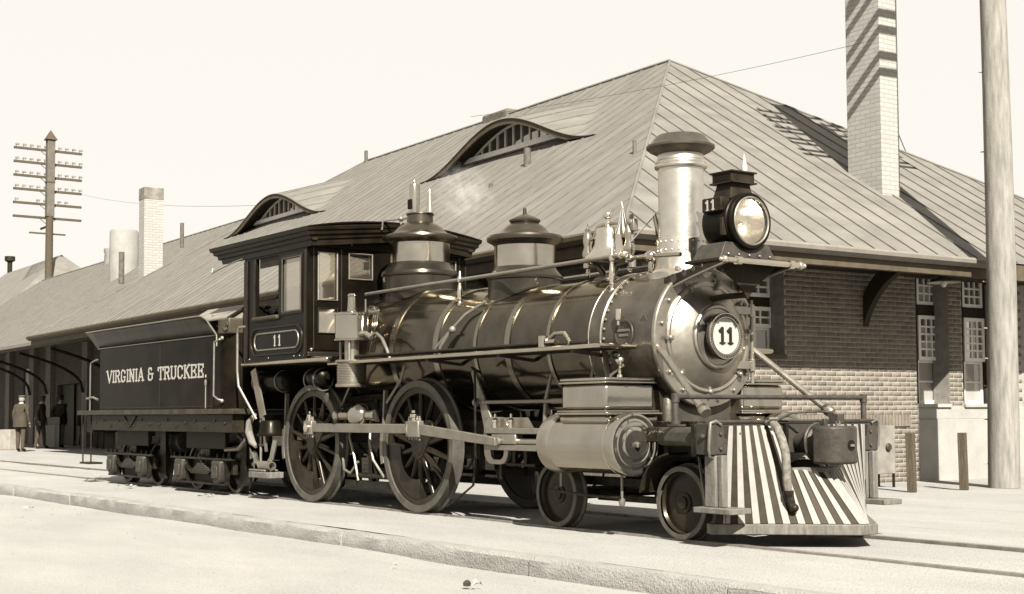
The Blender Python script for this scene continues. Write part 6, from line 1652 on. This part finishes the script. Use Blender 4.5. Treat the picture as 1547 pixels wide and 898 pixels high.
def pose(h=1.0, lean=0.0, arms='down', stride=.05, head=(0, 0)):
    L = lean
    P = dict(pelvis=(0, 0, .96), belly=(L*.3, 0, 1.12), chest=(L*.8, 0, 1.32), neckb=(L*1.1, 0, 1.46), neck=(L*1.2+.01, 0, 1.51), head=(L*1.35+.03+head[0], head[1], 1.60), crown=(L*1.4+.02+head[0], head[1], 1.68))
    for s_, q in (('L', 1), ('R', -1)):
        P['sh'+s_] = (L*.95, q*.19, 1.40)
        if arms == 'down': P['el'+s_] = (L*.6-.02, q*.255, 1.14); P['wr'+s_] = (L*.4+.05, q*.265, .91); P['ha'+s_] = (L*.4+.08, q*.26, .83)
        elif arms == 'back': P['el'+s_] = (L*.6-.13, q*.25, 1.15); P['wr'+s_] = (-.17, q*.07, .99); P['ha'+s_] = (-.19, q*-.01, .95+.03*q)
        elif arms == 'front': P['el'+s_] = (L*.6+.02, q*.24, 1.14); P['wr'+s_] = (L*.4+.20, q*.17, 1.02); P['ha'+s_] = (L*.4+.27, q*.13, 1.0)
        P['hi'+s_] = (0, q*.095, .90); P['kn'+s_] = (.02+q*stride*.5, q*.105, .50); P['an'+s_] = (q*stride-.01, q*.12, .09); P['to'+s_] = (q*stride+.13, q*.145, .035)
    return {k: (a*h, b*h, c*h) for k, (a, b, c) in P.items()}
SUIT1 = mat('grey_suit', (.058, .048, .035), .9, 0, .2, 9); SUIT1T = mat('grey_trousers', (.075, .06, .042), .9, 0, .2, 9)
SUIT2 = mat('tweed_suit', (.065, .054, .039), .9, 0, .25, 14); SUIT2T = mat('tweed_trousers', (.07, .056, .038), .9, 0, .2, 9)
COATD = mat('dark_coat', (.022, .0175, .012), .85, 0, .3, 9); TRL = mat('pale_trousers', (.17, .142, .102), .9, 0, .2, 9)
person((-31.1, 4.05, -.05), R(128), pose(1.02, .03), SUIT1, SUIT1T, 'straw', HAIRW, 'man in a grey suit and flat cap seen from behind, leftmost on the platform')
person((-34.6, 5.75, -.05), R(48), pose(1.04, .03, stride=.10), SUIT2, SUIT2T, 'cap', HAIRD, 'man in a dark tweed suit and cap standing side-on, second from the left')
person((-35.3, 6.65, -.05), R(120), pose(1.06, .0, 'back', .10), COATD, TRL, 'derby', HAIRD, 'man in a dark coat and pale trousers with his hands clasped behind his back')
person((-36.3, 7.75, -.05), R(80), pose(1.0, .16, 'front', .08), COATD, COATD, 'white', HAIRW, 'stooping man in black with a white cap beside the tender corner')
person((-36.6, 7.0, -.05), R(150), pose(1.0, .02), COATD, SUIT2T, 'derby', HAIRD, 'man in black with a dark hat, half hidden behind the man with clasped hands')
ck = empty('packing_crate', (-35.4, 6.35, -.05), R(-20)); tag(ck, 'white packing crate with a lid standing behind the men on the platform', 'crate')
MB().box(-.35, .35, -.5, .30, .02, .82).build('crate_body', WHITE, ck, bevel=.01)
MB().box(-.37, .37, -.52, .32, .821, 1.08).build('crate_lid', STONE, ck, bevel=.02)
for y in (-.42, .18): MB().box(.352, .375, y-.04, y+.04, .05, .80).build('crate_batten', STONE, ck)
c2 = MB().box(-.3, .3, -.3, .3, -.05, .62).build('packing_crate', mat('pine', (.33, .28, .2), .8, 0, .2, 5), bevel=.01); c2.location = (-34.2, 4.65, 0); c2.rotation_euler = (0, 0, R(25)); tag(c2, 'small plain pine crate at the far left behind the leftmost man', 'crate')
bc = empty('baggage_cart', (-33.6, 8.0, -.05), R(-12)); tag(bc, 'dark baggage cart with spoked wheels standing beyond the rear of the tender', 'cart')
MB().box(-1.0, 1.3, -.5, .5, .55, .66).build('cart_deck', BLKM, bc, bevel=.01)
MB().box(-.9, .9, -.45, .45, .661, 1.45).build('cart_load', mat('tarpaulin', (.03, .024, .016), .9, 0, .4, 4, .5, 8), bc, bevel=.1)
for X in (-.6, .9):
    for y in (-.56, .56):
        wh = MB().tube([(X+.33*math.cos(2*PI*k/28), y, .33+.33*math.sin(2*PI*k/28)) for k in range(28)], .028, 6, closed=True).build('cart_wheel', CASTI, bc)
        mb = MB()
        for k in range(10): mb.cyl((X, y, .33), (X+.32*math.cos(PI*k/5), y, .33+.32*math.sin(PI*k/5)), .014, n=5)
        mb.build('spoke', CASTI, wh, kind='stuff')
MB().tube([(1.3, 0, .6), (1.9, 0, .5), (2.2, 0, .9)], .02, 6).build('cart_handle', GRAPH, bc)

# ================================================================== SMALL THINGS ON THE GROUND
random.seed(21)
def scrap(x, y, z, s_, name, lab, m_=PAPER, n=5, h=.05):
    mb = MB()
    for k in range(n):
        a = random.uniform(0, 6.28); d = random.uniform(0, s_); c = Vector((x+d*math.cos(a), y+d*math.sin(a), z))
        v = [c+Vector((random.uniform(-s_, s_)*.5, random.uniform(-s_, s_)*.5, random.uniform(0, h))) for _ in range(5)]
        mb.add(v, [(0, 1, 2), (0, 2, 3), (0, 3, 4), (1, 2, 4)])
    o = mb.build(name, m_, sharp=20, weld=False); tag(o, lab, 'litter'); return o
scrap(-7.55, -1.32, -.015, .13, 'crumpled_paper', 'crumpled white paper lying below the tender trucks', n=6, h=.05)
scrap(-4.55, -1.30, -.015, .09, 'crumpled_paper', 'scraps of paper on the ground behind the rear driving wheel', n=4, h=.04)
scrap(4.57, -3.20, -.17, .05, 'crumpled_paper', 'small torn paper with a dark patch on the street below the kerb', n=3, h=.05)
scrap(3.05, -2.95, -.17, .04, 'crumpled_paper', 'tiny pale scrap in the street near the middle kerb joint', n=2, h=.02)
scrap(-6.1, -3.15, -.17, .10, 'crumpled_paper', 'flattened paper in the gutter at the far left', n=3, h=.03)
mb = MB(); mb.lathe([(.0, 0), (.028, .005), (.03, .03), (.015, .045), (0, .05)], (4.50, -3.22, -.18), n=7); tag(mb.build('stone', CASTI, sharp=10), 'dark pebble beside the torn paper in the street', 'stone')
mb = MB()
for k in range(1500):
    x = random.uniform(-14, 9); y = random.choice((random.uniform(-9, -2.45), random.uniform(-2.1, -.95))); z = -.2 if y < -2.4 else -.052
    r_ = random.uniform(.003, .008)*(1+max(0, (2-x))*.05); c = (x, y, z)
    mb.add([(c[0]-r_, c[1], z), (c[0]+r_*.5, c[1]-r_, z), (c[0]+r_*.4, c[1]+r_, z), (c[0], c[1], z+r_*1.2)], [(0, 1, 3), (1, 2, 3), (2, 0, 3)])
tag(mb.build('grit', mat('grit', (.17, .15, .115), .9, 0, .5, 2), sharp=10, weld=False), 'dark grit scattered over the street and kerbside strip', 'grit', kind='stuff')

# ================================================================== STEAM at the whistle
M = bpy.data.materials.new('steam'); M.use_nodes = True; t = M.node_tree; t.nodes.clear()
o_ = t.nodes.new('ShaderNodeOutputMaterial'); pv = t.nodes.new('ShaderNodeVolumePrincipled'); pv.inputs['Color'].default_value = (1, .96, .9, 1)
tc = t.nodes.new('ShaderNodeTexCoord'); nz = t.nodes.new('ShaderNodeTexNoise'); nz.inputs['Scale'].default_value = 3.2; nz.inputs['Detail'].default_value = 4
le = t.nodes.new('ShaderNodeVectorMath'); le.operation = 'LENGTH'; mr_ = t.nodes.new('ShaderNodeMapRange'); mr_.inputs['From Min'].default_value = .95; mr_.inputs['From Max'].default_value = .1
r_ = t.nodes.new('ShaderNodeMapRange'); r_.inputs['From Min'].default_value = .42; r_.inputs['From Max'].default_value = .7; r_.inputs['To Max'].default_value = 1.9
mm = t.nodes.new('ShaderNodeMath'); mm.operation = 'MULTIPLY'
t.links.new(tc.outputs['Object'], nz.inputs[0]); t.links.new(tc.outputs['Object'], le.inputs[0]); t.links.new(le.outputs['Value'], mr_.inputs['Value'])
t.links.new(nz.outputs['Fac'], r_.inputs['Value']); t.links.new(r_.outputs[0], mm.inputs[0]); t.links.new(mr_.outputs[0], mm.inputs[1]); t.links.new(mm.outputs[0], pv.inputs['Density']); t.links.new(pv.outputs[0], o_.inputs['Volume'])
so_ = MB().sphere((0, 0, 0), 1.0, 20).build('steam', M, sharp=180); so_.location = (-.50, .15, 3.66); so_.scale = (.55, .35, .42); so_.rotation_euler = (0, R(20), 0)
tag(so_, 'faint wisp of steam drifting beside the whistle above the boiler', 'steam', kind='stuff')
